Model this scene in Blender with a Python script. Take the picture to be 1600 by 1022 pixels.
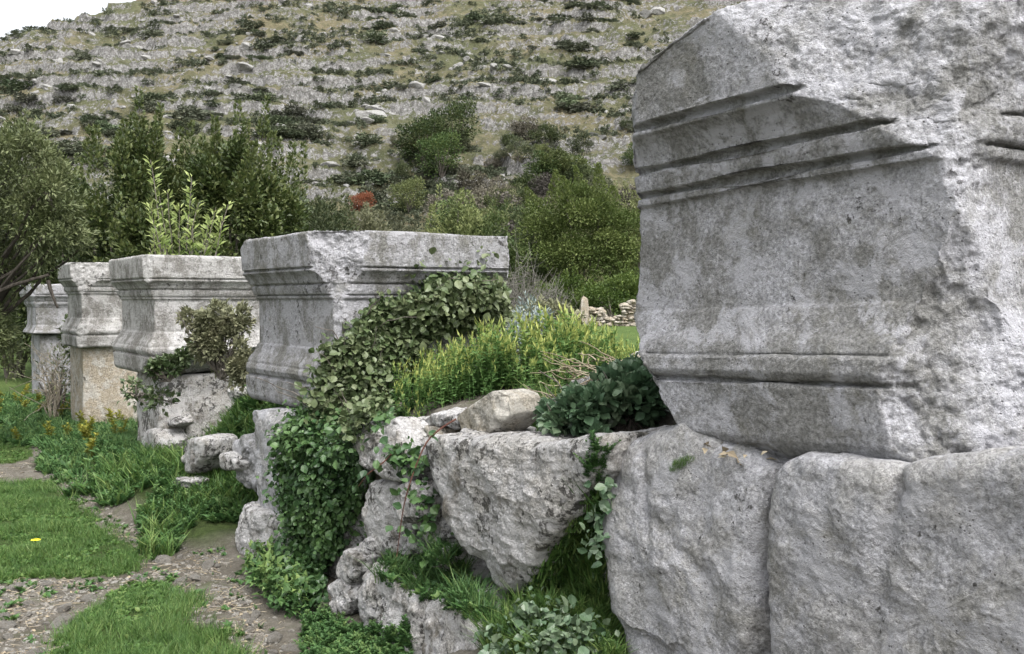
import bpy, math, random
import numpy as np
from mathutils import Vector
from mathutils.bvhtree import BVHTree

for o in list(bpy.data.objects): bpy.data.objects.remove(o)
SC = bpy.context.scene
COL = SC.collection
R = math.radians
# ------------------------------------------------------------------ camera, sky, sun, exposure
EYE = 1.6
FPX = 1556.0
PITCH = math.atan(41 / FPX)
cam_d = bpy.data.cameras.new("camera"); cam = bpy.data.objects.new("camera", cam_d); COL.objects.link(cam)
cam.location = (0, 0, EYE); cam.rotation_euler = (math.pi / 2 - PITCH, 0, 0)
cam_d.sensor_width = 36; cam_d.lens = 36 * FPX / 1600; cam_d.clip_start = .05; cam_d.clip_end = 2000
SC.camera = cam
SUN_EL, SUN_AZ = R(58), R(150)          # azimuth clockwise from +Y: behind the camera, to the right
world = bpy.data.worlds.new("World"); SC.world = world; world.use_nodes = True
wn = world.node_tree; wn.nodes.clear()
sky = wn.nodes.new("ShaderNodeTexSky"); sky.sky_type = 'NISHITA'; sky.sun_disc = False
sky.sun_elevation = SUN_EL; sky.sun_rotation = SUN_AZ; sky.air_density = 1.2; sky.dust_density = 6; sky.ozone_density = 1
hs = wn.nodes.new("ShaderNodeHueSaturation"); hs.inputs['Saturation'].default_value = .2
bg = wn.nodes.new("ShaderNodeBackground"); bg.inputs['Strength'].default_value = .15
wo = wn.nodes.new("ShaderNodeOutputWorld")
wn.links.new(sky.outputs[0], hs.inputs['Color']); wn.links.new(hs.outputs[0], bg.inputs[0]); wn.links.new(bg.outputs[0], wo.inputs[0])
sl = bpy.data.lights.new("sun", 'SUN'); sl.energy = .6; sl.angle = R(40); sl.color = (1, .97, .92)
so = bpy.data.objects.new("sun", sl); COL.objects.link(so)
sd = Vector((math.sin(SUN_AZ) * math.cos(SUN_EL), math.cos(SUN_AZ) * math.cos(SUN_EL), math.sin(SUN_EL)))
so.rotation_euler = sd.to_track_quat('Z', 'Y').to_euler(); so.location = (5, -5, 12)
SC.view_settings.view_transform = 'Standard'; SC.view_settings.look = 'None'
SC.view_settings.exposure = 1.42; SC.view_settings.gamma = 1
SC.cycles.max_bounces = 5; SC.cycles.diffuse_bounces = 3; SC.cycles.glossy_bounces = 1
SC.cycles.transmission_bounces = 3; SC.cycles.transparent_max_bounces = 4
SC.cycles.use_denoising = True

# ------------------------------------------------------------------ numpy noise
_rs = np.random.RandomState(7)
PERM = np.concatenate([_rs.permutation(256)] * 3).astype(np.int32)
GR = _rs.normal(size=(256, 3)); GR /= np.linalg.norm(GR, axis=1)[:, None]
def perlin(p):
    p = np.asarray(p, float)
    i = np.floor(p).astype(np.int64); f = p - i
    i = (i & 255).astype(np.int32)
    w = f * f * f * (f * (f * 6 - 15) + 10)
    out = 0
    for dx in (0, 1):
        for dy in (0, 1):
            for dz in (0, 1):
                h = PERM[PERM[PERM[(i[:, 0] + dx) & 255] + ((i[:, 1] + dy) & 255)] + ((i[:, 2] + dz) & 255)]
                g = GR[h]
                d = g[:, 0] * (f[:, 0] - dx) + g[:, 1] * (f[:, 1] - dy) + g[:, 2] * (f[:, 2] - dz)
                ww = (w[:, 0] if dx else 1 - w[:, 0]) * (w[:, 1] if dy else 1 - w[:, 1]) * (w[:, 2] if dz else 1 - w[:, 2])
                out = out + d * ww
    return out * 1.5
def fbm(p, scale, octv=4, gain=.5, off=0.0, ridge=False):
    q = np.asarray(p, float) * scale + off * 13.37
    a = 1.0; t = 0.0; s = 0.0
    for k in range(octv):
        n = perlin(q)
        if ridge: n = 1 - 2 * np.abs(n)
        t = t + a * n; s += a; a *= gain; q = q * 2.03 + 5.17
    return t / s
def sstep(a, b, x):
    t = np.clip((x - a) / (b - a), 0, 1); return t * t * (3 - 2 * t)

# ------------------------------------------------------------------ wall frame  (s along the wall, d into the bank, z relative to the eye)
M0 = np.array([-1.02, 5.4]); _u = np.array([-.5708, .8211]); _n = np.array([.8211, .5708])
def W(s, d, z):
    s, d, z = np.broadcast_arrays(np.asarray(s, float), np.asarray(d, float), np.asarray(z, float))
    return np.stack([M0[0] + s * _u[0] + d * _n[0], M0[1] + s * _u[1] + d * _n[1], z + EYE], -1)
def SD(x, y):
    x = np.asarray(x, float) - M0[0]; y = np.asarray(y, float) - M0[1]
    return x * _u[0] + y * _u[1], x * _n[0] + y * _n[1]
def ray(px, py):
    px = np.asarray(px, float); py = np.asarray(py, float)
    a = (px - 800) / FPX; b = (511 - py) / FPX
    c, s_ = math.cos(PITCH), math.sin(PITCH)
    return np.stack([a, c + b * s_, b * c - s_], -1)      # direction from the eye
def px_wall(px, py, d=0.0):
    r = ray(px, py)
    t = (d + M0 @ _n) / (r[..., 0] * _n[0] + r[..., 1] * _n[1])
    s, dd = SD(r[..., 0] * t, r[..., 1] * t)
    return s, r[..., 2] * t
def at(px, py, depth):
    r = ray(px, py); t = depth / r[..., 1]
    return r * t[..., None] + np.array([0, 0, EYE]) if r.ndim > 1 else r * t + np.array([0, 0, EYE])

# ------------------------------------------------------------------ mesh helpers
def make_mesh(name, V, F, mat=None, attrs=None, smooth=True):
    """V (n,3); F: list of (m,k) int arrays"""
    V = np.asarray(V, np.float32)
    if not isinstance(F, list): F = [F]
    me = bpy.data.meshes.new(name)
    me.vertices.add(len(V)); me.vertices.foreach_set("co", V.ravel())
    loops = np.concatenate([f.ravel() for f in F]).astype(np.int32)
    sizes = np.concatenate([np.full(len(f), f.shape[1]) for f in F]).astype(np.int32)
    me.loops.add(len(loops)); me.loops.foreach_set("vertex_index", loops)
    me.polygons.add(len(sizes))
    me.polygons.foreach_set("loop_start", np.concatenate([[0], np.cumsum(sizes)[:-1]]).astype(np.int32))
    me.update(calc_edges=True)
    me.polygons.foreach_set("use_smooth", np.full(len(sizes), smooth))
    for k, a in (attrs or {}).items():
        at_ = me.attributes.new(k, 'FLOAT', 'POINT'); at_.data.foreach_set("value", np.asarray(a, np.float32))
    if mat: me.materials.append(mat)
    me.validate(clean_customdata=False)
    return me
def orient(V, F):
    c = V.mean(0); A = V[F[:, 0]] - c; B = V[F[:, 1]] - c; C_ = V[F[:, 2]] - c
    vol = np.einsum('ij,ij->i', A, np.cross(B, C_)).sum()
    if F.shape[1] == 4:
        D_ = V[F[:, 3]] - c; vol += np.einsum('ij,ij->i', A, np.cross(C_, D_)).sum()
    return F if vol > 0 else F[:, ::-1]
def vnormals(V, F):
    n = np.cross(V[F[:, 2]] - V[F[:, 0]], V[F[:, -1]] - V[F[:, 1]])
    N = np.zeros_like(V)
    for k in range(F.shape[1]):
        for c in range(3): N[:, c] += np.bincount(F[:, k], n[:, c], len(V))
    return N / (np.linalg.norm(N, axis=1)[:, None] + 1e-12)
def link(name, me, parent=None, loc=None):
    o = bpy.data.objects.new(name, me); COL.objects.link(o)
    if parent: o.parent = parent
    if loc is not None: o.location = loc
    return o
def tag(o, label=None, cat=None, group=None, kind=None):
    if label: o['label'] = label
    if cat: o['category'] = cat
    if group: o['group'] = group
    if kind: o['kind'] = kind
    return o
def empty(name, loc):
    o = bpy.data.objects.new(name, None); COL.objects.link(o); o.location = loc; o.empty_display_size = .2
    return o
SOLID_V, SOLID_F, _sn = [], [], [0]
def solid(V, F):
    SOLID_V.append(V); SOLID_F.append(F + _sn[0]); _sn[0] += len(V)
def place(name, V, F, mat, attrs, reg=True, parent=None, smooth=True):
    """object whose origin is at its base; vertices given in world space"""
    V = np.asarray(V, float)
    if reg: solid(V, F)
    b = np.array([V[:, 0].mean(), V[:, 1].mean(), V[:, 2].min()])
    if parent is not None: b = np.array(parent.location)
    o = link(name, make_mesh(name, V - b, F, mat, attrs, smooth), parent)
    if parent is None: o.location = b
    return o

# ------------------------------------------------------------------ materials
def mat_new(name):
    m = bpy.data.materials.new(name); m.use_nodes = True
    nt = m.node_tree; nt.nodes.clear()
    return m, nt, nt.nodes, nt.links
class NB:
    def __init__(s, nt): s.nt = nt; s.N = nt.nodes; s.L = nt.links
    def n(s, t, **kw):
        x = s.N.new(t)
        for k, v in kw.items(): setattr(x, k, v)
        return x
    def put(s, sock, v):
        if hasattr(v, 'is_linked') or isinstance(v, bpy.types.NodeSocket): s.L.new(v, sock)
        else: sock.default_value = v
    def noise(s, vec, scale, detail=6, rough=.6, dist=0.0):
        x = s.n('ShaderNodeTexNoise'); s.L.new(vec, x.inputs['Vector'])
        x.inputs['Scale'].default_value = scale; x.inputs['Detail'].default_value = detail
        x.inputs['Roughness'].default_value = rough; x.inputs['Distortion'].default_value = dist
        return x.outputs[0]
    def vor(s, vec, scale, feat='F1', rnd=1):
        x = s.n('ShaderNodeTexVoronoi', feature=feat); s.L.new(vec, x.inputs['Vector'])
        x.inputs['Scale'].default_value = scale; x.inputs['Randomness'].default_value = rnd
        return x.outputs['Distance']
    def mapr(s, v, a, b, c=0., d=1., smooth=False):
        x = s.n('ShaderNodeMapRange'); x.interpolation_type = 'SMOOTHSTEP' if smooth else 'LINEAR'
        s.put(x.inputs[0], v)
        for k, q in zip((1, 2, 3, 4), (a, b, c, d)): x.inputs[k].default_value = q
        return x.outputs[0]
    def math(s, op, a, b=0.):
        x = s.n('ShaderNodeMath', operation=op); s.put(x.inputs[0], a); s.put(x.inputs[1], b); return x.outputs[0]
    def mix(s, f, a, b, mode='MIX'):
        x = s.n('ShaderNodeMix', data_type='RGBA', blend_type=mode); s.put(x.inputs[0], f)
        for k, q in ((6, a), (7, b)):
            if isinstance(q, tuple): q = (*q, 1) if len(q) == 3 else q
            s.put(x.inputs[k], q)
        return x.outputs[2]
    def attr(s, name):
        return s.n('ShaderNodeAttribute', attribute_name=name).outputs['Fac']
    def scalev(s, vec, v):
        x = s.n('ShaderNodeMapping'); s.L.new(vec, x.inputs[0]); x.inputs['Scale'].default_value = v; return x.outputs[0]
    def bump(s, h, strength, dist, nrm=None):
        x = s.n('ShaderNodeBump'); s.L.new(h, x.inputs['Height']); x.inputs['Strength'].default_value = strength
        x.inputs['Distance'].default_value = dist
        if nrm is not None: s.L.new(nrm, x.inputs['Normal'])
        return x.outputs[0]
    def out(s, shader):
        o = s.n('ShaderNodeOutputMaterial'); s.L.new(shader, o.inputs[0])
    def princ(s, col, rough=.9, spec=.3, nrm=None):
        p = s.n('ShaderNodeBsdfPrincipled'); s.put(p.inputs['Base Color'], col); s.put(p.inputs['Roughness'], rough)
        p.inputs['Specular IOR Level'].default_value = spec
        if nrm is not None: s.L.new(nrm, p.inputs['Normal'])
        return p.outputs[0]

def limestone(name, dark=(.24, .236, .222), light=(.46, .457, .485), bias=0.0, lichen=.5, ochre=0.0, warm=(.42, .36, .27), bump=1.0, streak=.5, roughgain=.14):
    m, nt, N, L = mat_new(name); b = NB(nt)
    P = b.n('ShaderNodeTexCoord').outputs['Object']
    rough = b.attr('rough')
    n1 = b.noise(P, 2.6, 9, .64, .6)
    n2 = b.noise(b.scalev(P, (5, 5, 1.1)), 1.3, 6, .6, .2)
    n3 = b.noise(P, 14, 6, .7)
    f = b.math('ADD', b.math('MULTIPLY', n1, 1 - streak * .5), b.math('MULTIPLY', n2, streak * .5))
    f = b.math('ADD', b.math('MULTIPLY', f, .72), b.math('MULTIPLY', n3, .28))
    f = b.math('ADD', f, b.math('MULTIPLY', rough, roughgain))
    f = b.math('ADD', f, bias)
    k = b.mapr(f, .45, .59, 0, 1, True)
    col = b.mix(k, dark, light)
    if ochre:
        o1 = b.mapr(b.noise(P, 3.3, 5, .6, .8), .5 - ochre * .18, .62 - ochre * .1, 0, 1, True)
        col = b.mix(b.math('MULTIPLY', o1, min(1, ochre)), col, warm)
    # fine speckle of the weathered surface
    sp = b.noise(P, 85, 6, .75)
    col = b.mix(1.0, col, b.mix(b.mapr(sp, .36, .64), (.56, .56, .56), (1.28, 1.28, 1.28)), 'MULTIPLY')
    sp2 = b.noise(P, 30, 5, .7)
    col = b.mix(1.0, col, b.mix(b.mapr(sp2, .35, .65), (.8, .8, .78), (1.14, 1.14, 1.15)), 'MULTIPLY')
    # black and olive lichen
    l1 = b.mapr(b.math('MULTIPLY', b.noise(P, 26, 8, .72), b.mapr(b.noise(P, 2.6, 3), .35, .65, .74, 1.2)), .64 - lichen * .085, .68 - lichen * .085, 0, 1)
    col = b.mix(b.math('MULTIPLY', l1, .85), col, (.04, .038, .034))
    w1 = b.mapr(b.noise(P, 6.5, 10, .68, .4), .52, .58, 0, .75); col = b.mix(w1, col, light)
    l2 = b.mapr(b.noise(P, 5.5, 8, .75, .3), .56, .7, 0, .4)
    col = b.mix(l2, col, (.25, .24, .185))
    # tiny dark pits
    v = b.vor(P, 55); pit = b.mapr(v, .05, .2, 1, 0)
    pm = b.mapr(b.noise(P, 7, 4), .46, .6)
    pit = b.math('MULTIPLY', pit, pm)
    col = b.mix(b.math('MULTIPLY', pit, .7), col, (.05, .05, .045))
    h = b.math('ADD', b.math('MULTIPLY', b.noise(P, 26, 9, .72), 1.0), b.math('MULTIPLY', b.noise(P, 110, 4, .75), .5))
    h = b.math('SUBTRACT', h, b.math('MULTIPLY', pit, .35))
    st = b.bump(h, .95 * bump, .035)
    b.out(b.princ(col, .95, .12, st))
    return m

def leafmat(name, c0, c1, c2, rough=.5, trans=.25, spec=.35, vary=False):
    m, nt, N, L = mat_new(name); b = NB(nt)
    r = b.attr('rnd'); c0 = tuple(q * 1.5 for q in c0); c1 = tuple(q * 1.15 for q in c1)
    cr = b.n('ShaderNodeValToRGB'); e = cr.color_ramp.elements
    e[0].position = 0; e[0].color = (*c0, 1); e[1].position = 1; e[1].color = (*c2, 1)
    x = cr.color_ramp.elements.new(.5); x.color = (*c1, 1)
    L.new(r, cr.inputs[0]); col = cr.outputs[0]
    if vary:
        oi = b.n('ShaderNodeObjectInfo').outputs['Random']
        h = b.n('ShaderNodeHueSaturation'); L.new(col, h.inputs['Color'])
        L.new(b.mapr(oi, 0, 1, .475, .525), h.inputs['Hue']); L.new(b.mapr(oi, 0, 1, .6, 1.1), h.inputs['Saturation'])
        L.new(b.mapr(b.math('FRACT', b.math('MULTIPLY', oi, 7.3)), 0, 1, .7, 1.35), h.inputs['Value']); col = h.outputs[0]
    p = b.princ(col, rough, spec)
    if trans:
        t = b.n('ShaderNodeBsdfTranslucent'); L.new(col, t.inputs[0])
        ms = b.n('ShaderNodeMixShader'); ms.inputs[0].default_value = trans
        L.new(p, ms.inputs[1]); L.new(t.outputs[0], ms.inputs[2]); p = ms.outputs[0]
    b.out(p); return m
def barkmat(name, c0, c1, scale=30):
    m, nt, N, L = mat_new(name); b = NB(nt)
    P = b.n('ShaderNodeTexCoord').outputs['Object']
    n = b.noise(b.scalev(P, (1, 1, .25)), scale, 6, .7)
    b.out(b.princ(b.mix(b.mapr(n, .35, .65), c0, c1), .9, .1, b.bump(n, .5, .01))); return m

M_BIG = limestone('weathered_limestone_big', dark=(.30, .298, .292), light=(.55, .55, .59), bias=-.005, lichen=-.6, streak=.3, roughgain=.02)
M_MID = limestone('weathered_limestone', bias=.012, lichen=.2, streak=.9)
M_LOW = limestone('weathered_limestone_footing', dark=(.27, .27, .268), light=(.45, .45, .475), bias=.02, lichen=-.4, streak=.3, bump=.9, ochre=.35, warm=(.36, .345, .3))
M_PALE = limestone('pale_limestone', dark=(.2, .185, .16), light=(.58, .57, .57), bias=.05, lichen=1.5, streak=.2, ochre=.3, warm=(.42, .38, .31))
M_OCH = limestone('ochre_limestone', dark=(.27, .25, .21), light=(.60, .58, .54), bias=.08, lichen=.3, streak=.8, ochre=.8, warm=(.46, .385, .285))
M_FAR = limestone('whitish_limestone', dark=(.25, .24, .225), light=(.52, .51, .505), bias=.02, lichen=.25, streak=.5)  # whitish stone of the third and fourth blocks, lighter overall

# ------------------------------------------------------------------ block with mouldings
Z_TOP, Z_BOT = .39, -.64
def profile_standard():
    # (z rel. eye, outward offset from the dado)
    return [(-.66, .035), (-.60, .062), (-.485, .07), (-.478, .052), (-.466, .052), (-.460, .066), (-.43, .078), (-.405, .072), (-.396, .058),
            (-.385, .060), (-.36, .050), (-.33, .030), (-.30, .018), (-.278, .012), (-.272, .0), (.010, .0), (.014, .016), (.028, .018), (.033, .006),
            (.038, .026), (.06, .034), (.088, .036), (.092, .024), (.100, .024), (.104, .044), (.125, .052), (.15, .07), (.165, .088), (.17, .096),
            (.178, .096), (.182, .082), (.190, .082), (.194, .102), (.38, .112), (.42, .112)]
def block(name, s0, L, D, d0, z0, z1, prof, cuts, seed, mat, dz=.006, dp=.008, tilt=0.0, amp=.004, bevel=.02, rtop=.03, rbot=.03, wear=1.0, lump=.012, pivot=None):
    a, bb = L / 2, D / 2; cs, cd = s0 + L / 2, d0 + D / 2
    nz = max(8, int((z1 - z0) / dz)); zz = np.linspace(z0, z1, nz)
    n1, n2 = int(L / dp), int(D / dp)
    lin = lambda n: np.linspace(-1, 1, n, endpoint=False)
    q1, q2, q3, q4 = lin(n1), lin(24), lin(24), lin(n2)
    fx = np.concatenate([q1, np.ones(24), -q3, -np.ones(n2)])
    fy = np.concatenate([-np.ones(n1), q2, np.ones(24), -q4])
    # path face (y=-1), far face, back face, near face
    T = len(fx)
    pz = np.array([p[0] for p in prof]); po = np.array([p[1] for p in prof])
    o = np.interp(zz, pz, po)
    def rnd(t, r): t = np.clip(t, 0, r); return r - np.sqrt(np.maximum(r * r - (r - t) ** 2, 0))
    o = o - rnd(z1 - zz, rtop) * 1.0 - rnd(zz - z0, rbot)
    Z, FX = np.meshgrid(zz, fx, indexing='ij'); _, FY = np.meshgrid(zz, fy, indexing='ij'); O = o[:, None]
    S = cs + (a + O) * FX; Dd = cd + (bb + O) * FY
    V = [np.stack([S, Dd, Z], -1).reshape(-1, 3)]
    idx = np.arange(nz * T).reshape(nz, T)
    i0 = idx[:-1]; i1 = idx[1:]
    F = [np.stack([i0, np.roll(i0, -1, 1), np.roll(i1, -1, 1), i1], -1).reshape(-1, 4)]
    base = nz * T
    for top in (1, 0):
        prev = idx[-1] if top else idx[0]; oo = o[-1] if top else o[0]; zc = z1 if top else z0
        K = 26
        for k in range(1, K):
            f = 1 - (k / K) ** 1.3 if k < K - 1 else .0005
            ring = np.stack([cs + (a + oo) * fx * f, cd + (bb + oo) * fy * f, np.full(T, zc)], -1)
            V.append(ring); cur = base + np.arange(T); base += T
            q = np.stack([prev, np.roll(prev, -1), np.roll(cur, -1), cur], -1)
            F.append(q if top else q[:, ::-1]); prev = cur
    V = np.concatenate(V); F = np.concatenate(F)
    rough = np.zeros(len(V))
    # worn vertical edges
    allcuts = list(cuts)
    for sx in (-1, 1):
        for sy in (-1, 1):
            om = .08
            e = np.array([cs + sx * (a + om), cd + sy * (bb + om), 0]); nn = np.array([sx, sy, 0]) / math.sqrt(2)
            allcuts.append((tuple(e - nn * bevel * wear), tuple(nn), .018 * wear, 4, 0))
    for c in allcuts:
        p0, nn, am, sc, soft = c
        nn = np.array(nn, float); nn /= np.linalg.norm(nn)
        dist = (V - np.array(p0)) @ nn
        rn = fbm(V, sc, 5, .55, seed + 3)
        dist2 = dist + rn * am
        hit = dist2 > 0
        V = V - np.where(hit, dist2, 0)[:, None] * nn
        rough = np.maximum(rough, sstep(0, .02, dist2))
    if tilt:
        pv = np.array(pivot if pivot else (s0, 0, z0)); c_, s_ = math.cos(tilt), math.sin(tilt)
        x = V[:, 0] - pv[0]; z = V[:, 2] - pv[2]
        V = V.copy(); V[:, 0] = pv[0] + c_ * x - s_ * z; V[:, 2] = pv[2] + s_ * x + c_ * z
    F = F[:, ::-1]
    Wd = W(V[:, 0], V[:, 1], V[:, 2])
    F = orient(Wd, F)
    Nn = vnormals(Wd, F)
    big = fbm(Wd, 2.2, 3, .5, seed) * lump
    mid = fbm(Wd, 9, 4, .6, seed + 1) * amp
    rr = (fbm(Wd, 12, 5, .6, seed + 2, True) - .3) * .014 + fbm(Wd, 40, 3, .6, seed + 9) * .006
    fine = fbm(Wd, 60, 2, .6, seed + 5) * .0022
    Wd = Wd + Nn * (big + mid + fine + rr * rough)[:, None]
    return place(name, Wd, F, mat, {'rough': rough})

# ------------------------------------------------------------------ stones drawn as outlines on the wall plane, given real thickness
def resample(poly, n, q=.18):
    P = np.array(poly, float)
    for _ in range(2):                                   # corner cutting
        Q = np.roll(P, -1, 0); P = np.stack([P * (1 - q) + Q * q, P * q + Q * (1 - q)], 1).reshape(-1, 2)
    Q = np.vstack([P, P[:1]]); l = np.r_[0, np.cumsum(np.linalg.norm(np.diff(Q, axis=0), axis=1))]
    t = np.linspace(0, l[-1], n, endpoint=False)
    return np.stack([np.interp(t, l, Q[:, 0]), np.interp(t, l, Q[:, 1])], -1)
def stone(name, poly, d, thick, mat, seed, e=.24, n=220, m=110, amp=.012, lump=.03, pr=.1, lab=None, cat='stone', group=None, rough=.5, strata=0.0, lean=0.0, facets=4, crease=None, smooth_c=.14):
    s, z = px_wall(*np.array(poly, float).T, d)
    B = resample(np.stack([s, z], -1), n, smooth_c)
    c = B.mean(0)
    # angular resample about the centroid keeps rings even
    ph = np.linspace(0, math.pi, 4001); ph = (ph - np.sin(2 * ph) * .0)
    ph = np.concatenate([np.geomspace(1e-9, .1, 2000), np.linspace(.1, math.pi - .1, 4000)[1:-1], math.pi - np.geomspace(.1, 1e-9, 2000)])
    rc = np.sin(ph) ** e; dc = -np.sign(np.cos(ph)) * np.abs(np.cos(ph)) ** (e * 1.3) * thick / 2
    rad_ = np.linalg.norm(B - c, axis=1).mean(); back = ph > math.pi / 2 + .3
    al = np.r_[0, np.cumsum(np.hypot(np.diff(rc) * rad_, np.diff(dc)) * np.where(back[1:], .25, 1))]
    tt = np.linspace(.004, .996, m) * al[-1]
    r = np.interp(tt, al, rc); dd = np.interp(tt, al, dc)
    rr, BB = r[:, None, None], (B - c)[None]
    X = c + rr * BB
    Dd = (d + thick / 2 + dd[:, None]) + 0 * X[..., 0] + lean * (X[..., 1] - c[1])
    V = np.stack([X[..., 0], Dd, X[..., 1]], -1).reshape(-1, 3)
    idx = np.arange(m * n).reshape(m, n)
    F = np.stack([idx[:-1], np.roll(idx[:-1], -1, 1), np.roll(idx[1:], -1, 1), idx[1:]], -1).reshape(-1, 4)
    ends = np.array([[c[0], d, c[1]], [c[0], d + thick, c[1]]]); V = np.vstack([V, ends])
    q = np.arange(n); T0 = np.stack([np.full(n, m * n), np.roll(q, -1), q], -1); l0 = (m - 1) * n
    T1 = np.stack([np.full(n, m * n + 1), l0 + q, l0 + np.roll(q, -1)], -1)
    rf = np.random.RandomState(seed * 7 + 1); sz_ = np.ptp(V, axis=0); Vn = fbm(V, 5 / max(.2, sz_[0]), 4, .55, seed + 6)
    for _ in range(facets):
        nn = np.array([rf.normal() * .55, -abs(rf.normal()) * .8 - .45, rf.normal() * .55]); nn /= np.linalg.norm(nn)
        pr_ = V @ nn; off = np.quantile(pr_, rf.uniform(.90, .985)); dst = pr_ - off + Vn * min(.05, .12 * sz_[0])
        V = V - np.minimum(np.maximum(dst, 0), min(.045, .10 * min(sz_[0], sz_[2])))[:, None] * nn * .9
    if crease:
        for (a0, a1, dep, wid_) in crease:
            (s0_, s1_), (z0_, z1_) = px_wall(np.array([a0[0], a1[0]]), np.array([a0[1], a1[1]]), d)
            e_ = np.array([s1_ - s0_, z1_ - z0_]); L_ = np.hypot(*e_); e_ /= L_
            rel = np.stack([V[:, 0] - s0_, V[:, 2] - z0_], -1); al_ = rel @ e_; pe = rel @ np.array([-e_[1], e_[0]]) + .02 * fbm(V, 6, 3, .5, seed)
            V[:, 1] += dep * np.exp(-(pe / wid_) ** 2) * sstep(-.02, .05, al_) * sstep(L_ + .1, L_ - .1, al_) * (V[:, 1] < d + thick * .5)
    Wd = W(V[:, 0], V[:, 1], V[:, 2])
    F = np.vstack([F, np.c_[T0, T0[:, 2]], np.c_[T1, T1[:, 2]]])
    Fq = orient(Wd, F[:-2 * n]); flip = not np.array_equal(Fq[0], F[0])
    Ft = F[-2 * n:, :3]; Ft = Ft[:, ::-1] if flip else Ft
    Nn = vnormals(Wd, Fq)
    h = fbm(Wd, 2.6 / max(.25, min(1, np.ptp(B[:, 0]))), 3, .5, seed) * lump + (fbm(Wd, 8, 5, .6, seed + 1, True) - .35) * amp + fbm(Wd, 30, 3, .6, seed + 2) * amp * .4
    if strata: h = h + strata * fbm(Wd * np.array([1, 1, 3.2]) @ np.array([[1, 0, .5], [0, 1, 0], [-.5, 0, 1]]), 4.0, 4, .55, seed + 4, True)
    Wd = Wd + Nn * h[:, None]
    V2 = Wd; me_attr = {'rough': np.full(len(V2), rough) * np.clip(.7 + fbm(Wd, 3, 2, .5, seed) * 1.2, 0, 1.4)}
    b = np.array([V2[:, 0].mean(), V2[:, 1].mean(), V2[:, 2].min()])
    solid(V2, Fq)
    o = link(name, make_mesh(name, V2 - b, [Fq, Ft], mat, me_attr)); o.location = b
    return tag(o, lab, cat, group)
def rock_mesh(seed, n=24, sq=.5, amp=.25, flat=(1, 1, 1)):
    """generic fragment: cube sphere with planar cuts, unit radius"""
    g = np.linspace(-1, 1, n); A, B_ = np.meshgrid(g, g, indexing='ij'); one = np.ones_like(A)
    Vs, Fs = [], []; k = 0
    idx = np.arange(n * n).reshape(n, n)
    q = np.stack([idx[:-1, :-1], idx[1:, :-1], idx[1:, 1:], idx[:-1, 1:]], -1).reshape(-1, 4)
    for ax in range(3):
        for sg in (-1, 1):
            c = [A, B_]; c.insert(ax, one * sg)
            Vs.append(np.stack(c, -1).reshape(-1, 3)); Fs.append((q if (sg > 0) == (ax != 1) else q[:, ::-1]) + k); k += n * n
    V = np.concatenate(Vs); F = np.concatenate(Fs)
    key = np.round(V * 1e4).astype(np.int64); _, first, inv = np.unique(key, axis=0, return_index=True, return_inverse=True)
    V = V[first]; F = inv.ravel()[F]
    V = V / np.linalg.norm(V, axis=1)[:, None] ** 1.0 * 1.25
    rs = np.random.RandomState(seed)
    for _ in range(11):
        nn = rs.normal(size=3); nn /= np.linalg.norm(nn); dist = V @ nn - rs.uniform(.62, .95)
        V = V - np.maximum(dist, 0)[:, None] * nn
    V = V * (1 + amp * fbm(V, .9, 3, .5, seed)[:, None]) + vnormals(V, F) * fbm(V, 3.5, 3, .6, seed + 1)[:, None] * .07
    return V * np.array(flat), F

# ------------------------------------------------------------------ terrain
def mound(s, d):
    """height of ground, world z, near the wall"""
    P = np.stack([s, d, 0 * s], -1)
    nb = fbm(P, .55, 3, .5, 1)
    n1 = fbm(P, 2.3, 4, .55, 2)
    path = .035 * nb + .02 * n1 + .01 * fbm(P, 9, 3, .6, 4)
    # little bank at the foot of the wall
    foot = np.interp(s, [-6, -3, -2, -1.7, -1.4, -1.0, -.2, 1.2, 2.6, 4.5, 7.5, 12], [.28, .30, .42, .30, .06, .02, .04, .06, .30, .25, .10, .15])
    wfoot = np.interp(s, [-3, -1.2, 0, 3, 6], [.85, .6, .3, .55, .7])
    bank = foot * sstep(-1, .1, (d + .05) / wfoot) * (1 + .25 * n1)
    terr = .98 + .05 * nb + .03 * n1
    # rubble heaps behind the wall face
    terr = terr + .22 * np.exp(-((s + .75) / .95) ** 2 - ((d - .95) / .6) ** 2) + .24 * np.exp(-((s + 1.95) / .55) ** 2 - ((d - .9) / .5) ** 2)
    terr = terr + .16 * np.exp(-((s - 2.6) / 1.0) ** 2 - ((d - 1.4) / .8) ** 2)
    lo = np.interp(s, [-6, -.1, .9, 1.6, 2.9, 3.4, 5, 8, 14], [.10, .10, .25, .12, .05, .35, .8, .9, .8])
    hi = np.interp(s, [-6, -2.6, -.1, .9, 1.6, 2.9, 3.6, 5, 14], [.42, .34, .36, .5, .95, 1.0, 1.2, 1.8, 2.2])
    t = sstep(lo, hi, d)
    return (path + bank) * (1 - t) + terr * t
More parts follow.
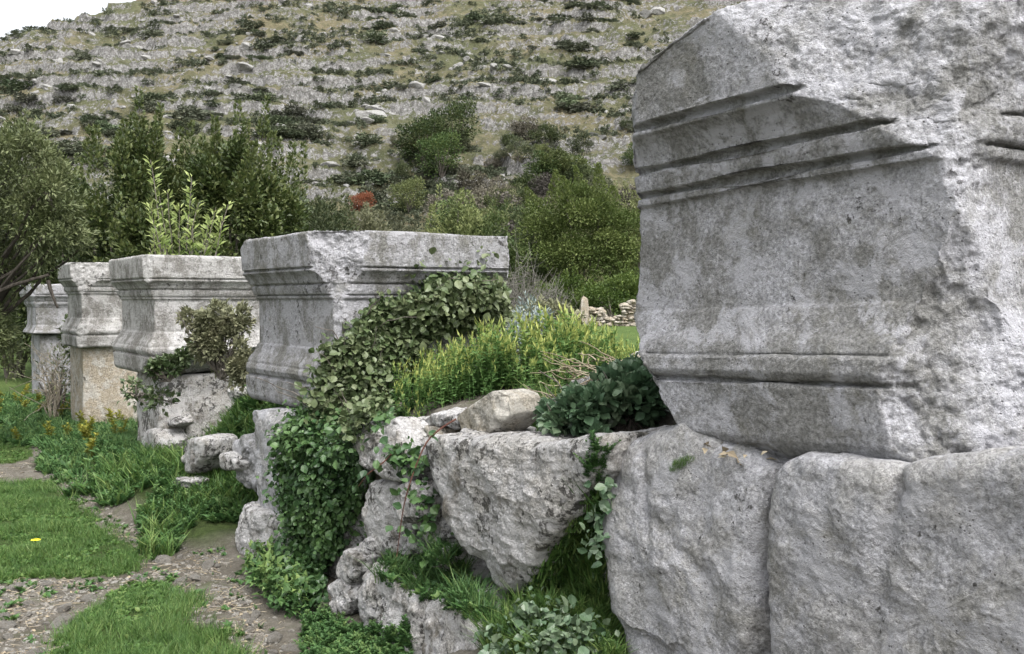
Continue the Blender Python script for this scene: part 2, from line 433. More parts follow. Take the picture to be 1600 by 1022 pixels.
def hill_h(x, y):
    r = np.hypot(x, y)
    P = np.stack([x, y, 0 * x], -1)
    base = .98 + .02 * np.maximum(r - 26, 0) * 0
    yy = y + .10 * x + 3 * fbm(P, .03, 3, .5, 5)
    slope = np.where(yy < 38, 0, np.where(yy < 78, (yy - 38) * .19, 40 * .19 + (yy - 78) * .60))
    # smooth the kink
    slope = np.maximum(slope, 0)
    n = fbm(P, .045, 5, .55, 8) * 3.6 + fbm(P, .16, 3, .55, 9) * 1.0
    slope = slope + n * sstep(55, 100, yy)
    ridge = 39.6 + (x + 62) * .95 + fbm(P, .08, 4, .5, 11) * 1.6
    ridge = np.maximum(ridge, 12)
    k = 1.2
    h = -k * np.log(np.exp(-np.minimum(slope, 200) / k) + np.exp(-ridge / k))
    h = np.maximum(h, 0) - k * math.log(1) 
    h = np.where(yy < 60, slope, h)
    # limestone ledges
    w = fbm(P, .05, 3, .5, 21) * 3 + fbm(P, .5, 3, .6, 22) * .35 - .015 * x
    st = 2.6; q = (h + w) / st; fr = q - np.floor(q)
    wid = np.clip(.34 + .5 * fbm(P, .11, 3, .5, 23), .08, .9)
    rise = sstep(.5 - wid / 2 * .5, .5 + wid / 2 * .5, fr)
    ter = (np.floor(q) + rise) * st - w
    k2 = sstep(62, 84, yy) * np.clip(.34 + .75 * fbm(P, .08, 3, .5, 25), .0, .8)
    h2 = h * (1 - k2) + ter * k2
    rocky = sstep(.05, .4, k2) * np.exp(-((fr - .5) / (.12 + wid * .3)) ** 2)
    # small ledges
    st2 = .9; q2 = (h2 + w * .6) / st2; fr2 = q2 - np.floor(q2)
    ter2 = (np.floor(q2) + sstep(.35, .65, fr2)) * st2 - w * .6
    k3 = sstep(62, 84, yy) * np.clip(.30 + .9 * fbm(P, .12, 3, .5, 27), 0, .7)
    h3 = h2 * (1 - k3) + ter2 * k3
    rocky = np.maximum(rocky, sstep(.05, .35, k3) * np.exp(-((fr2 - .5) / .3) ** 2))
    rk = np.clip(rocky, 0, 1)
    bum = fbm(P, 1.1, 4, .62, 31, True) * .62 * np.clip(rk + .15, 0, 1) * sstep(55, 75, yy) + fbm(P, .35, 4, .6, 33) * .4 * sstep(50, 80, yy)
    return h3 + bum, rk
def height(x, y):
    s, d = SD(x, y)
    z0 = mound(s, d)
    r = np.hypot(x, y)
    f = sstep(-2, 3, 0 * r)
    hh, rk = hill_h(x, y)
    return z0 + np.where(r > 30, hh, 0), rk
azd = np.concatenate([np.arange(-33, 33, .072), np.arange(33, 327, 4.0)])
az = np.radians(azd)
rad = [.7]
while rad[-1] < 44: rad.append(rad[-1] * 1.0075)
ng = len(rad)
while rad[-1] < 150: rad.append(rad[-1] + .28)
while rad[-1] < 420: rad.append(rad[-1] * 1.03)
rad = np.array(rad)
RR, AZ = np.meshgrid(rad, az, indexing='ij')
GX, GY = RR * np.sin(AZ), RR * np.cos(AZ)
GZ, GK = height(GX.ravel(), GY.ravel()); GZ = GZ.reshape(RR.shape); GK = GK.reshape(RR.shape)
def sheet(name, r0, r1, mat, extra=None, close=False):
    X, Y, Z, K = GX[r0:r1], GY[r0:r1], GZ[r0:r1], GK[r0:r1]
    V = np.stack([X, Y, Z], -1).reshape(-1, 3); n, T = X.shape
    idx = np.arange(n * T).reshape(n, T)
    F = np.stack([idx[:-1], idx[1:], np.roll(idx[1:], -1, 1), np.roll(idx[:-1], -1, 1)], -1).reshape(-1, 4)[:, ::-1]
    Fl = [F]
    if close:
        V = np.vstack([V, [[0, 0, Z[0].mean()]]]); c = len(V) - 1; q = np.arange(T)
        Fl.append(np.stack([np.full(T, c), np.roll(q, -1), q], -1)); K = np.r_[K.ravel(), 0]
    nz = np.cross(V[F[0, 1]] - V[F[0, 0]], V[F[0, 2]] - V[F[0, 1]])[2]
    if nz < 0: Fl = [f[:, ::-1] for f in Fl]
    at_ = {'rock': np.asarray(K).ravel()}
    if extra is not None: at_['grass'] = extra(V)
    o = link(name, make_mesh(name, V, Fl, mat, at_)); solid(V, Fl[0])
    return tag(o, None, None, None, 'structure')

# grass areas on the ground (wall coordinates, traced from the photo onto the path plane)
def px_ground(px, py, z=0.03):
    r = ray(px, py); t = (z - EYE) / r[..., 2]; return r[..., 0] * t, r[..., 1] * t
def in_poly(x, y, poly):
    c = np.zeros(np.shape(x), bool); n = len(poly); j = n - 1
    for i in range(n):
        xi, yi = poly[i]; xj, yj = poly[j]
        c ^= ((yi > y) != (yj > y)) & (x < (xj - xi) * (y - yi) / (yj - yi + 1e-12) + xi); j = i
    return c
GRASS_PX = [[(-80, 735), (0, 752), (60, 748), (110, 775), (150, 800), (160, 825), (215, 850), (220, 885), (160, 895), (60, 895), (0, 905), (-120, 920)],
            [(110, 990), (130, 960), (180, 915), (240, 905), (285, 930), (300, 965), (360, 985), (390, 1022), (440, 1090), (60, 1100)],
            [(-60, 640), (0, 650), (60, 690), (50, 715), (0, 722), (-60, 735)]]
GRASS = [np.stack(px_ground(*np.array(p, float).T), -1) for p in GRASS_PX]
def grass_mask(V):
    x, y = V[:, 0], V[:, 1]
    P = V * 1.0; jx = fbm(P, 3, 3, .6, 40) * .12; jy = fbm(P, 3, 3, .6, 41) * .12
    m = np.zeros(len(V))
    for g in GRASS: m = np.maximum(m, in_poly(x + jx, y + jy, g).astype(float))
    s, d = SD(x, y); r = np.hypot(x, y)
    m = np.maximum(m, sstep(-.5, -.2, d + .3 * jx) * sstep(1.0, 1.6, s + jx))
    m = np.where((d < -2.6) & (r > 6), 1, m)
    return m
def ground_mat():
    m, nt, N, L = mat_new('path_earth'); b = NB(nt)
    P = b.n('ShaderNodeNewGeometry').outputs['Position']
    n1 = b.noise(P, 1.6, 6, .65); n2 = b.noise(P, 18, 6, .7); n3 = b.noise(P, 90, 4, .7)
    dirt = b.mix(b.mapr(n1, .35, .65), (.115, .104, .086), (.235, .22, .19))
    dirt = b.mix(b.mapr(n2, .38, .62), b.mix(.5, dirt, (.07, .058, .042)), dirt)
    v = b.vor(P, 60); pb = b.math('MULTIPLY', b.mapr(v, .15, .3, 1, 0), b.mapr(n2, .5, .6))
    dirt = b.mix(b.math('MULTIPLY', pb, .7), dirt, (.42, .40, .36))
    dirt = b.mix(b.mapr(n3, .35, .7, 0, .5), dirt, (.05, .045, .035))
    gr = b.mix(b.mapr(n2, .35, .65), (.03, .042, .015), (.06, .085, .028))
    g = b.attr('grass')
    far = b.n('ShaderNodeVectorMath', operation='LENGTH'); L.new(P, far.inputs[0])
    fg = b.mix(b.mapr(b.noise(P, .6, 5, .6), .35, .65), (.06, .095, .03), (.10, .14, .045))
    fg = b.mix(b.mapr(n2, .35, .65, 0, .5), fg, (.05, .09, .02))
    gr = b.mix(b.mapr(far.outputs['Value'], 9, 13), gr, fg)
    mossy = b.mapr(b.noise(P, 3.1, 5, .7), .55, .66, 0, .4)
    dirt = b.mix(mossy, dirt, (.06, .08, .025))
    col = b.mix(b.mapr(g, .2, .8), dirt, gr)
    h = b.math('ADD', b.noise(P, 40, 6, .7), b.math('MULTIPLY', pb, .4))
    b.out(b.princ(col, .95, .1, b.bump(h, .9, .03))); return m
def hill_mat():
    m, nt, N, L = mat_new('hillside_scrub_and_limestone'); b = NB(nt)
    ge = b.n('ShaderNodeNewGeometry'); P = ge.outputs['Position']
    rk = b.attr('rock')
    sep = b.n('ShaderNodeSeparateXYZ'); L.new(ge.outputs['Normal'], sep.inputs[0]); nz = sep.outputs[2]
    n1 = b.noise(P, .12, 6, .6, .4); n2 = b.noise(P, .9, 7, .7, .5); n3 = b.noise(b.scalev(P, (1, 1, .8)), 2.4, 7, .75); n4 = b.noise(P, .35, 5, .6)
    grass = b.mix(b.mapr(n1, .38, .62, 0, 1, True), (.23, .20, .13), (.15, .155, .09))
    grass = b.mix(b.mapr(n2, .4, .6), b.mix(.55, grass, (.06, .07, .035)), grass)
    grass = b.mix(b.mapr(n4, .5, .62, 0, .75), grass, (.075, .085, .045))
    rock = b.mix(b.mapr(n3, .36, .6), (.15, .147, .143), (.43, .425, .42))
    rock = b.mix(b.mapr(n2, .5, .64, 0, .55), rock, (.2, .19, .165)); wv = b.n('ShaderNodeVectorMath', operation='ADD'); wn_ = b.n('ShaderNodeTexNoise'); wn_.inputs['Scale'].default_value = .9; wn_.inputs['Detail'].default_value = 5; L.new(P, wn_.inputs['Vector']); ws_ = b.n('ShaderNodeVectorMath', operation='SCALE'); ws_.inputs['Scale'].default_value = 3.0; L.new(wn_.outputs['Color'], ws_.inputs[0]); L.new(P, wv.inputs[0]); L.new(ws_.outputs[0], wv.inputs[1])
    cr_ = b.vor(b.scalev(wv.outputs[0], (1, 1, .45)), .95, 'DISTANCE_TO_EDGE'); rock = b.mix(b.mapr(cr_, .0, .11, .6, 0), rock, (.06, .058, .052))
    n5 = b.noise(P, 5.5, 6, .8); rock = b.mix(b.mapr(n5, .42, .56, .6, 0), rock, (.09, .088, .08))
    f = b.math('ADD', b.math('MULTIPLY', rk, .62), b.math('MULTIPLY', b.mapr(nz, .9, .5), .35))
    f = b.math('ADD', f, b.mapr(n2, .3, .7, -.36, .36)); f = b.math('ADD', f, b.mapr(n3, .3, .7, -.28, .28))
    k = b.mapr(f, .63, .78, 0, 1)
    k2 = b.mapr(b.math('ADD', b.math('MULTIPLY', b.noise(P, 1.6, 8, .8), 1), b.math('MULTIPLY', n4, .35)), .735, .79)   # scattered pale stones
    k = b.math('MAXIMUM', k, k2)
    g = b.n('ShaderNodeVectorMath', operation='LENGTH'); L.new(P, g.inputs[0])
    k = b.math('MULTIPLY', k, b.mapr(g.outputs['Value'], 58, 72))
    low = b.mix(b.mapr(n2, .4, .6), (.06, .075, .03), (.12, .12, .06))
    grass = b.mix(b.mapr(g.outputs['Value'], 56, 78), low, grass)
    col = b.mix(k, grass, rock)
    h = b.math('ADD', b.math('MULTIPLY', n3, 1.), b.math('MULTIPLY', b.noise(P, 3.5, 6, .8), .6))
    b.out(b.princ(col, .95, .05, b.bump(h, .9, .7))); return m
ground = sheet('ground', 0, ng, ground_mat(), grass_mask, True)
ground['label'] = 'stony earth path with grass patches beside a ruined wall'
hill = sheet('hillside', ng - 1, len(rad), hill_mat())
hill['label'] = 'scrubby limestone hillside stepped with pale ledges'

# ------------------------------------------------------------------ the row of moulded blocks
PS = profile_standard()
sc_b = 1.27
PB = [(-.45, .03), (-.40, .06), (-.244, .078), (-.241, .048), (-.230, .048), (-.227, .070), (-.205, .085), (-.165, .082), (-.157, .06),
      (-.150, .064), (-.12, .056), (-.08, .034), (-.035, .018), (-.022, .014), (-.012, 0), (.343, 0), (.349, .018), (.370, .022), (.376, .0),
      (.386, .0), (.392, .036), (.42, .044), (.450, .046), (.455, .02), (.466, .02), (.472, .05), (.50, .058), (.535, .075), (.56, .10), (.566, .112), (.578, .112),
      (.584, .088), (.597, .088), (.604, .122), (.9, .14), (1.2, .14)]
big = block('moulded_stone_block', -3.62, 1.30, 1.25, .10, -.46, 1.02, PB, [
    ((-3.15, -.03, .60), (-.42, -.85, .30), .07, 2.6, 0),          # broken near corner, cutting away the mouldings
    ((-3.36, -.02, .0), (-.36, -.93, .08), .07, 2.8, 0),
    ((-3.62, .10, .0), (-.85, -.52, .05), .08, 2.5, 0),
    ((-3.57, .17, .0), (-.76, -.65, .0), .16, 1.8, 0),
    ((-2.8, 0, .83), (.24, -.04, .97), .05, 2.5, 0),
    ((-2.52, 0, .77), (.7, -.10, .7), .05, 3, 0),                # upper far shoulder
    ((-2.46, .0, .30), (1, -.22, .10), .035, 3, 0),                # worn far end
    ((-2.56, -.04, .30), (.66, -.75, .04), .05, 3, 0),
    ((-2.56, 0, -.22), (.80, -.25, -.52), .03, 3, 0),              # far bottom shoulder
    ((-3.0, -.03, -.37), (0.05, -.5, -.85), .03, 3, 0),
], 11, M_BIG, dz=.0042, dp=.0048, tilt=-.036, amp=.006, bevel=.03, rtop=.02, rbot=.04, lump=.02, pivot=(-3.1, 0, .0))
tag(big, 'largest moulded grey block with broken corner, nearest on the right', 'stone block', 'row of moulded stone blocks')
mid = block('moulded_stone_block', .06, 1.17, 1.10, .10, Z_BOT, Z_TOP, PS, [
    ((.115, .085, .30), (-.70, -.70, .10), .05, 5, 0),
    ((.10, .10, .0), (-.7, -.7, -.02), .05, 4, 0),
    ((.06, .06, -.42), (-.7, -.7, -.15), .05, 4, 0),
    ((.06, 1.24, .1), (-.5, .8, .0), .03, 4, 0),
    ((1.2, 0, .37), (.55, -.2, .8), .02, 5, 0),
    ((.4, -.02, -.60), (-.1, -.6, -.8), .05, 4, 0),
], 23, M_MID, dz=.005, dp=.007, tilt=.0, amp=.004, bevel=.02, lump=.012, rtop=.02, pivot=(.06, 0, 0))
tag(mid, 'grey moulded block with ivy climbing its right face, next behind the largest block', 'stone block', 'row of moulded stone blocks')
third = block('moulded_stone_block', 3.70, 1.1, 1.25, .10, Z_BOT, Z_TOP, PS, [
    ((3.72, 0, -.50), (-.35, -.45, -.82), .05, 4, 0),
    ((3.72, .3, -.56), (-.5, .1, -.85), .05, 4, 0),
], 31, M_FAR, dz=.007, dp=.01, amp=.003, bevel=.012, lump=.008)
tag(third, 'whitish moulded block with crisp cornice and a brown shrub before its face', 'stone block', 'row of moulded stone blocks')
fourth = block('moulded_stone_block', 7.36, .80, 1.2, .26, -.55, .45, [(z + .07, o) for z, o in PS], [
    ((7.36, .3, .2), (-.85, -.5, .1), .04, 4, 0)], 37, M_FAR, dz=.008, dp=.012, amp=.004, bevel=.02, lump=.01)
tag(fourth, 'moulded block on a tall yellowish upright slab, fourth back in the row', 'stone block', 'row of moulded stone blocks')
fifth = block('moulded_stone_block', 11.2, .8, 1.2, .4, -.5, .25, [(z - .1, o) for z, o in PS], [], 41, M_MID, dz=.012, dp=.02, amp=.006, bevel=.03, lump=.02)
tag(fifth, 'farthest moulded block partly hidden by the olive tree branches at the left edge', 'stone block', 'row of moulded stone blocks')
FL = [(-3, 0), (3, 0)]
def slab(name, lab, s0, L, D, d0, z0, z1, seed, mat, **k):
    o = block(name, s0, L, D, d0, z0, z1, FL, k.pop('cuts', []), seed, mat, dz=.012, dp=.012, **k)
    return tag(o, lab, 'stone', 'footing stones under the moulded blocks')
slab('footing_slab', 'tall yellowish dressed slab standing upright under the fourth moulded block', 7.40, .70, .62, .27, -1.75, -.53, 51, M_OCH, bevel=.03, lump=.02)
slab('footing_slab', 'small tan stone wedged beside the tall yellowish slab', 7.45, .6, .24, .92, -.95, -.52, 52, M_OCH, bevel=.05, lump=.02)
slab('footing_slab', 'lower pale slab right of the tall yellowish slab', 7.45, .6, .5, .93, -1.7, -.97, 53, M_MID, bevel=.04, lump=.03)
slab('footing_slab', 'grey slab with small creepers under the whitish moulded block', 3.80, .75, 1.0, .16, -1.55, -.66, 54, M_PALE, bevel=.08, lump=.05, cuts=[((3.8, .9, -.8), (-.7, .7, 0), .06, 3, 0)])
slab('footing_slab', 'dim grey slab under the farthest moulded block', 11.25, .7, .7, .45, -1.8, -.5, 55, M_MID, bevel=.04, lump=.02)
slab('footing_slab', 'hidden inner slab supporting the ivy covered grey moulded block', .16, .7, .8, .42, -1.6, -.66, 56, M_MID, bevel=.05, lump=.03)

# footing stones right, below the big block
G1 = 'rough footing stones under the big block'
stone('footing_stone', [(1000, 672), (1045, 656), (1100, 686), (1199, 722), (1199, 760), (1187, 830), (1183, 1120), (985, 1120), (955, 1000), (940, 930), (926, 800), (934, 720), (955, 688)],
      -.02, .95, M_LOW, 61, e=.17, n=440, m=210, amp=.010, lump=.045, lab='rounded grey footing stone left below the big block, moss tuft on top', group=G1, strata=.004, lean=.06, facets=2, smooth_c=.07,
      crease=[((1010, 800), (1120, 930), .014, .03), ((990, 700), (1010, 830), .02, .02)])
stone('footing_stone', [(1203, 738), (1214, 722), (1240, 712), (1330, 722), (1400, 730), (1440, 723), (1520, 716), (1610, 708), (1900, 690), (1900, 1200), (1196, 1200), (1191, 900), (1192, 800)],
      -.035, .9, M_LOW, 63, e=.09, n=620, m=230, amp=.010, lump=.03, lab='long squared grey footing stone with a shallow crease, filling the lower right corner', group=G1, strata=.003, facets=0, smooth_c=.04,
      crease=[((1404, 735), (1355, 1030), .014, .03), ((1404, 728), (1396, 790), .03, .025), ((1260, 730), (1330, 900), .010, .05)])

# wall between the big block and the ivy block
G2 = 'rubble stones of the low wall'
def ws(poly, d, th, seed, lab, mat=M_PALE, **k):
    k.setdefault('n', 160); k.setdefault('m', 80)
    return stone('wall_stone', poly, d, th, mat, seed, lab=lab, group=G2, **k)
ws([(650, 684), (690, 678), (740, 690), (790, 684), (840, 695), (905, 684), (940, 684), (938, 735), (905, 775), (868, 815), (838, 862), (812, 915), (772, 950), (752, 930), (738, 890), (716, 862), (690, 810), (662, 760), (646, 712)],
   -.09, .42, 71, 'large wedge shaped limestone boulder pointing downward, spotted with black lichen', e=.16, n=420, m=200, amp=.013, lump=.045, strata=.01, facets=2, smooth_c=.07)
ws([(650, 944), (690, 936), (725, 952), (752, 985), (790, 1000), (850, 1030), (860, 1150), (640, 1150), (648, 1010)], -.22, .5, 72, 'pale boulder at the bottom edge below the wedge shaped boulder', n=260, m=130, amp=.022)
ws([(552, 905), (575, 882), (602, 892), (616, 915), (650, 935), (652, 980), (646, 1060), (590, 1070), (566, 1000), (548, 950)], -.16, .45, 73, 'knobbly pitted boulder low between the ivy and the bottom pale boulder', n=220, m=120, amp=.03, lump=.05)
ws([(556, 772), (572, 752), (606, 748), (622, 775), (628, 830), (642, 868), (606, 874), (568, 866), (552, 832)], -.04, .4, 74, 'broad rounded pale stone right of the ivy curtain', n=200, m=100, amp=.016)
ws([(606, 768), (632, 752), (648, 772), (650, 812), (634, 826), (614, 820)], -.09, .3, 75, 'small buff stone set against the broad rounded pale stone')
ws([(576, 696), (592, 656), (606, 660), (632, 715), (640, 758), (606, 752), (582, 738)], -.05, .35, 76, 'tilted triangular slab at the top of the rubble')
ws([(537, 672), (558, 660), (580, 678), (590, 705), (585, 738), (568, 732), (552, 700)], -.02, .35, 77, 'pale stone leaning on the tilted triangular slab beside the ivy')
ws([(638, 760), (655, 765), (672, 798), (688, 832), (686, 856), (668, 855), (652, 832), (642, 800)], .0, .35, 78, 'narrow slanting stone tucked left of the wedge shaped boulder')
ws([(664, 862), (684, 856), (690, 880), (676, 892), (662, 878)], -.06, .25, 79, 'small white stone among weeds under the slanting stone')
ws([(524, 868), (545, 855), (564, 868), (562, 898), (540, 915), (522, 895)], -.12, .3, 80, 'rounded cream stone at the foot of the ivy curtain')
ws([(558, 846), (576, 842), (584, 858), (574, 870), (560, 866)], -.08, .2, 81, 'fist sized pebble above the rounded cream stone')
ws([(508, 915), (530, 902), (548, 930), (535, 965), (512, 960)], -.14, .3, 82, 'dull stone low at the end of the ivy curtain')
ws([(690, 850), (720, 870), (735, 930), (690, 935), (655, 900)], .04, .4, 83, 'shaded stone behind weeds left of the wedge shaped boulder')
ws([(585, 745), (640, 745), (660, 800), (700, 870), (760, 960), (640, 960), (570, 900), (550, 800)], .14, .3, 84, 'dark packing stone deep inside the rubble gap')
ws([(880, 760), (960, 700), (990, 900), (980, 1060), (860, 1060), (800, 930)], .12, .4, 85, 'packing stone behind grass between wedge shaped boulder and big footing')
# under the ivy block
ws([(388, 641), (420, 640), (456, 650), (456, 760), (444, 822), (408, 815), (390, 775), (386, 700)], -.05, .45, 86, 'tall pale upright slab under the left corner of the ivy covered block', mat=M_LOW, e=.12, n=240, m=120, facets=4, smooth_c=.06)
ws([(446, 655), (500, 652), (520, 700), (505, 800), (450, 800)], .0, .45, 87, 'grey stone under the ivy covered block, right of the upright slab', mat=M_LOW, e=.12, facets=3)
ws([(352, 800), (366, 786), (400, 800), (430, 812), (440, 850), (410, 885), (376, 880), (352, 846)], -.14, .4, 88, 'squat rough boulder on the ground below the tall upright slab', n=220, m=110, amp=.02)
ws([(360, 690), (376, 676), (389, 690), (391, 760), (376, 772), (362, 742)], .02, .35, 89, 'narrow rounded stone left of the tall upright slab', mat=M_LOW)
ws([(334, 714), (352, 706), (366, 722), (362, 738), (342, 732)], -.06, .25, 90, 'white stone jutting from weeds left of the narrow rounded stone')
ws([(440, 780), (520, 760), (560, 850), (540, 940), (440, 930)], .10, .4, 91, 'packing stone behind the ivy curtain')
ws([(278, 700), (290, 682), (312, 684), (312, 716), (296, 738), (280, 738)], -.02, .3, 92, 'upright pale stone in the weedy bank between the blocks')
ws([(262, 762), (276, 746), (288, 752), (284, 768), (268, 772)], -.12, .2, 93, 'little white stone low in the weedy bank')
ws([(205, 680), (238, 668), (250, 700), (240, 740), (212, 720)], .10, .3, 94, 'stone sunk in weeds below the whitish block')
ws([(236, 650), (262, 648), (270, 664), (246, 672)], .22, .2, 95, 'flat buff stone lying on the weedy bank')
ws([(355, 608), (368, 604), (374, 616), (366, 628), (354, 622)], .55, .25, 96, 'small tan stone behind the left corner of the ivy covered block')
M_BUFF = limestone('buff_limestone', dark=(.22, .20, .16), light=(.46, .44, .40), bias=.02, lichen=.1, streak=.2, ochre=.5, warm=(.38, .33, .25), bump=.7)
# loose stones lying on the wall
G3 = 'loose stones lying on top of the wall'
def ls(poly, d, th, seed, lab, mat=M_LOW, **k):
    return stone('loose_rock', poly, d, th, mat, seed, lab=lab, group=G3, n=k.pop('n', 140), m=70, **k)
ls([(709, 652), (766, 609), (786, 620), (790, 650), (762, 680), (724, 688), (712, 672)], .04, .2, 101, 'biggest loose rock, buff and brick shaped, tilted on the wedge shaped boulder', mat=M_BUFF, e=.16, n=200, lump=.012, amp=.006)
ls([(657, 658), (672, 644), (702, 646), (714, 662), (702, 670), (668, 669)], .03, .2, 102, 'flat white rock left of the tilted brick shaped rock', mat=M_PALE)
ls([(660, 668), (684, 666), (688, 684), (668, 686)], .03, .14, 103, 'small cream rock propping up the flat white rock', mat=M_OCH)
ls([(968, 556), (984, 550), (1006, 566), (1022, 590), (1020, 612), (985, 600), (968, 580)], .9, .4, 104, 'buff boulder behind the weeds beside the left edge of the big block', mat=M_OCH)
ls([(724, 574), (740, 566), (756, 570), (760, 584), (728, 588)], .75, .2, 105, 'grey rock half hidden among the yellow green weeds', mat=M_MID)
ls([(884, 600), (910, 590), (940, 592), (945, 610), (890, 616)], .55, .2, 106, 'pale rock lying among dry twigs on the mound', mat=M_PALE)


# ------------------------------------------------------------------ vegetation toolkit
rng = np.random.RandomState(99)
def tmpl_leaf(w=.5, fold=.12, curl=-.12):
    V = np.array([[0, 0, 0], [-.5 * w, .45, fold], [0, 1, curl], [.5 * w, .45, fold], [0, .5, 0]])
    F = np.array([[0, 4, 1, 1], [4, 2, 1, 1], [0, 3, 4, 4], [4, 3, 2, 2]])
    return V, F[:, :3]
def tmpl_blade(w=.05, bend=.35):
    V, n = [], 4
    for k in range(n):
        t = k / (n - 1); ww = w * (1 - t ** 1.5) * .5 + .002
        V += [[-ww, bend * t * t, t * (1 - .25 * bend * t)], [ww, bend * t * t, t * (1 - .25 * bend * t)]]
    F = [[2 * k, 2 * k + 1, 2 * k + 3, 2 * k + 2] for k in range(n - 1)]
    V = np.array(V); F = np.array(F)
    return V, np.vstack([F[:, [0, 1, 2]], F[:, [0, 2, 3]]])
def unit(a): return a / (np.linalg.norm(a, axis=-1, keepdims=True) + 1e-9)
def scatter(tm, pos, dirs, nrm, size, rnd=None):
    """copies of a leaf template: its +Y along dirs, its +Z near nrm"""
    V, F = tm; y = unit(dirs); x = unit(np.cross(y, nrm)); z = np.cross(x, y)
    size = np.broadcast_to(size, (len(pos),))
    P = pos[:, None] + (V[None, :, 0, None] * x[:, None] + V[None, :, 1, None] * y[:, None] + V[None, :, 2, None] * z[:, None]) * size[:, None, None]
    n = len(V); FF = F[None] + (np.arange(len(pos)) * n)[:, None, None]
    if rnd is None: rnd = rng.rand(len(pos))
    return P.reshape(-1, 3), FF.reshape(-1, 3), np.repeat(rnd, n)
def replicate(tm, pos, yaw, size, lean=.15, rs=rng):
    """copies of a whole plant (V,F,rnd)"""
    V, F, r = tm; m = len(pos); c, s_ = np.cos(yaw), np.sin(yaw)
    lx, ly = rs.normal(size=m) * lean, rs.normal(size=m) * lean
    size = np.broadcast_to(size, (m,))
    X = V[None, :, 0] * c[:, None] - V[None, :, 1] * s_[:, None] + V[None, :, 2] * lx[:, None]
    Y = V[None, :, 0] * s_[:, None] + V[None, :, 1] * c[:, None] + V[None, :, 2] * ly[:, None]
    Z = np.broadcast_to(V[None, :, 2], X.shape)
    P = pos[:, None] + np.stack([X, Y, Z], -1) * size[:, None, None]
    FF = F[None] + (np.arange(m) * len(V))[:, None, None]
    rr = np.clip(r[None] + rs.normal(size=m)[:, None] * .1, 0, 1)
    return P.reshape(-1, 3), FF.reshape(-1, 3), rr.ravel()
def join(parts):
    V, F, r, k = [], [], [], 0
    for a, b_, c in parts:
        V.append(a); F.append(b_ + k); r.append(c); k += len(a)
    return np.concatenate(V), np.concatenate(F), np.concatenate(r)
def tube(pts, rad_, sides=6):
    pts = np.array(pts, float); rad_ = np.broadcast_to(np.asarray(rad_, float), (len(pts),))
    T = np.gradient(pts, axis=0); T = unit(T); up = np.array([.31, .17, .93]); X = unit(np.cross(T, up)); Y = np.cross(T, X)
    a = np.linspace(0, 2 * math.pi, sides, endpoint=False)
    V = pts[:, None] + (np.cos(a)[None, :, None] * X[:, None] + np.sin(a)[None, :, None] * Y[:, None]) * rad_[:, None, None]
    idx = np.arange(len(pts) * sides).reshape(-1, sides); A, B_ = idx[:-1], idx[1:]
    q = np.stack([A, np.roll(A, -1, 1), np.roll(B_, -1, 1), B_], -1).reshape(-1, 4)
    return V.reshape(-1, 3), np.vstack([q[:, [0, 1, 2]], q[:, [0, 2, 3]]]), np.full(len(pts) * sides, .5)
def wig(p0, p1, n, amp, rs):
    t = np.linspace(0, 1, n)[:, None]; P = np.array(p0)[None] * (1 - t) + np.array(p1)[None] * t
    w = np.cumsum(rs.normal(size=(n, 3)), 0) * amp; w -= w[:1]; return P + w * np.minimum(1, t * 2)
def mesh_obj(name, arr, mat, parent=None, origin=None):
    V, F, r = arr
    o0 = np.array(origin if origin is not None else [V[:, 0].mean(), V[:, 1].mean(), V[:, 2].min()])
    o = link(name, make_mesh(name, V - o0, F, mat, {'rnd': r}, smooth=False), parent)
    if parent is None: o.location = o0
    return o
def tmpl_round(w=.8):
    V = np.array([[0, 0, 0], [-.3 * w, .18, .05], [-.5 * w, .48, .1], [-.3 * w, .8, .03], [0, 1, -.12], [.3 * w, .8, .03], [.5 * w, .48, .1], [.3 * w, .18, .05], [0, .5, -.02]])
    return V, np.array([[8, i, (i + 1) % 8] for i in range(8)])[:, ::-1]
LEAF = tmpl_leaf(.55); LEAF_N = tmpl_leaf(.3, .05, -.1); LEAF_R = tmpl_round(.8); BL = tmpl_blade(); BLW = tmpl_blade(.09, .5)

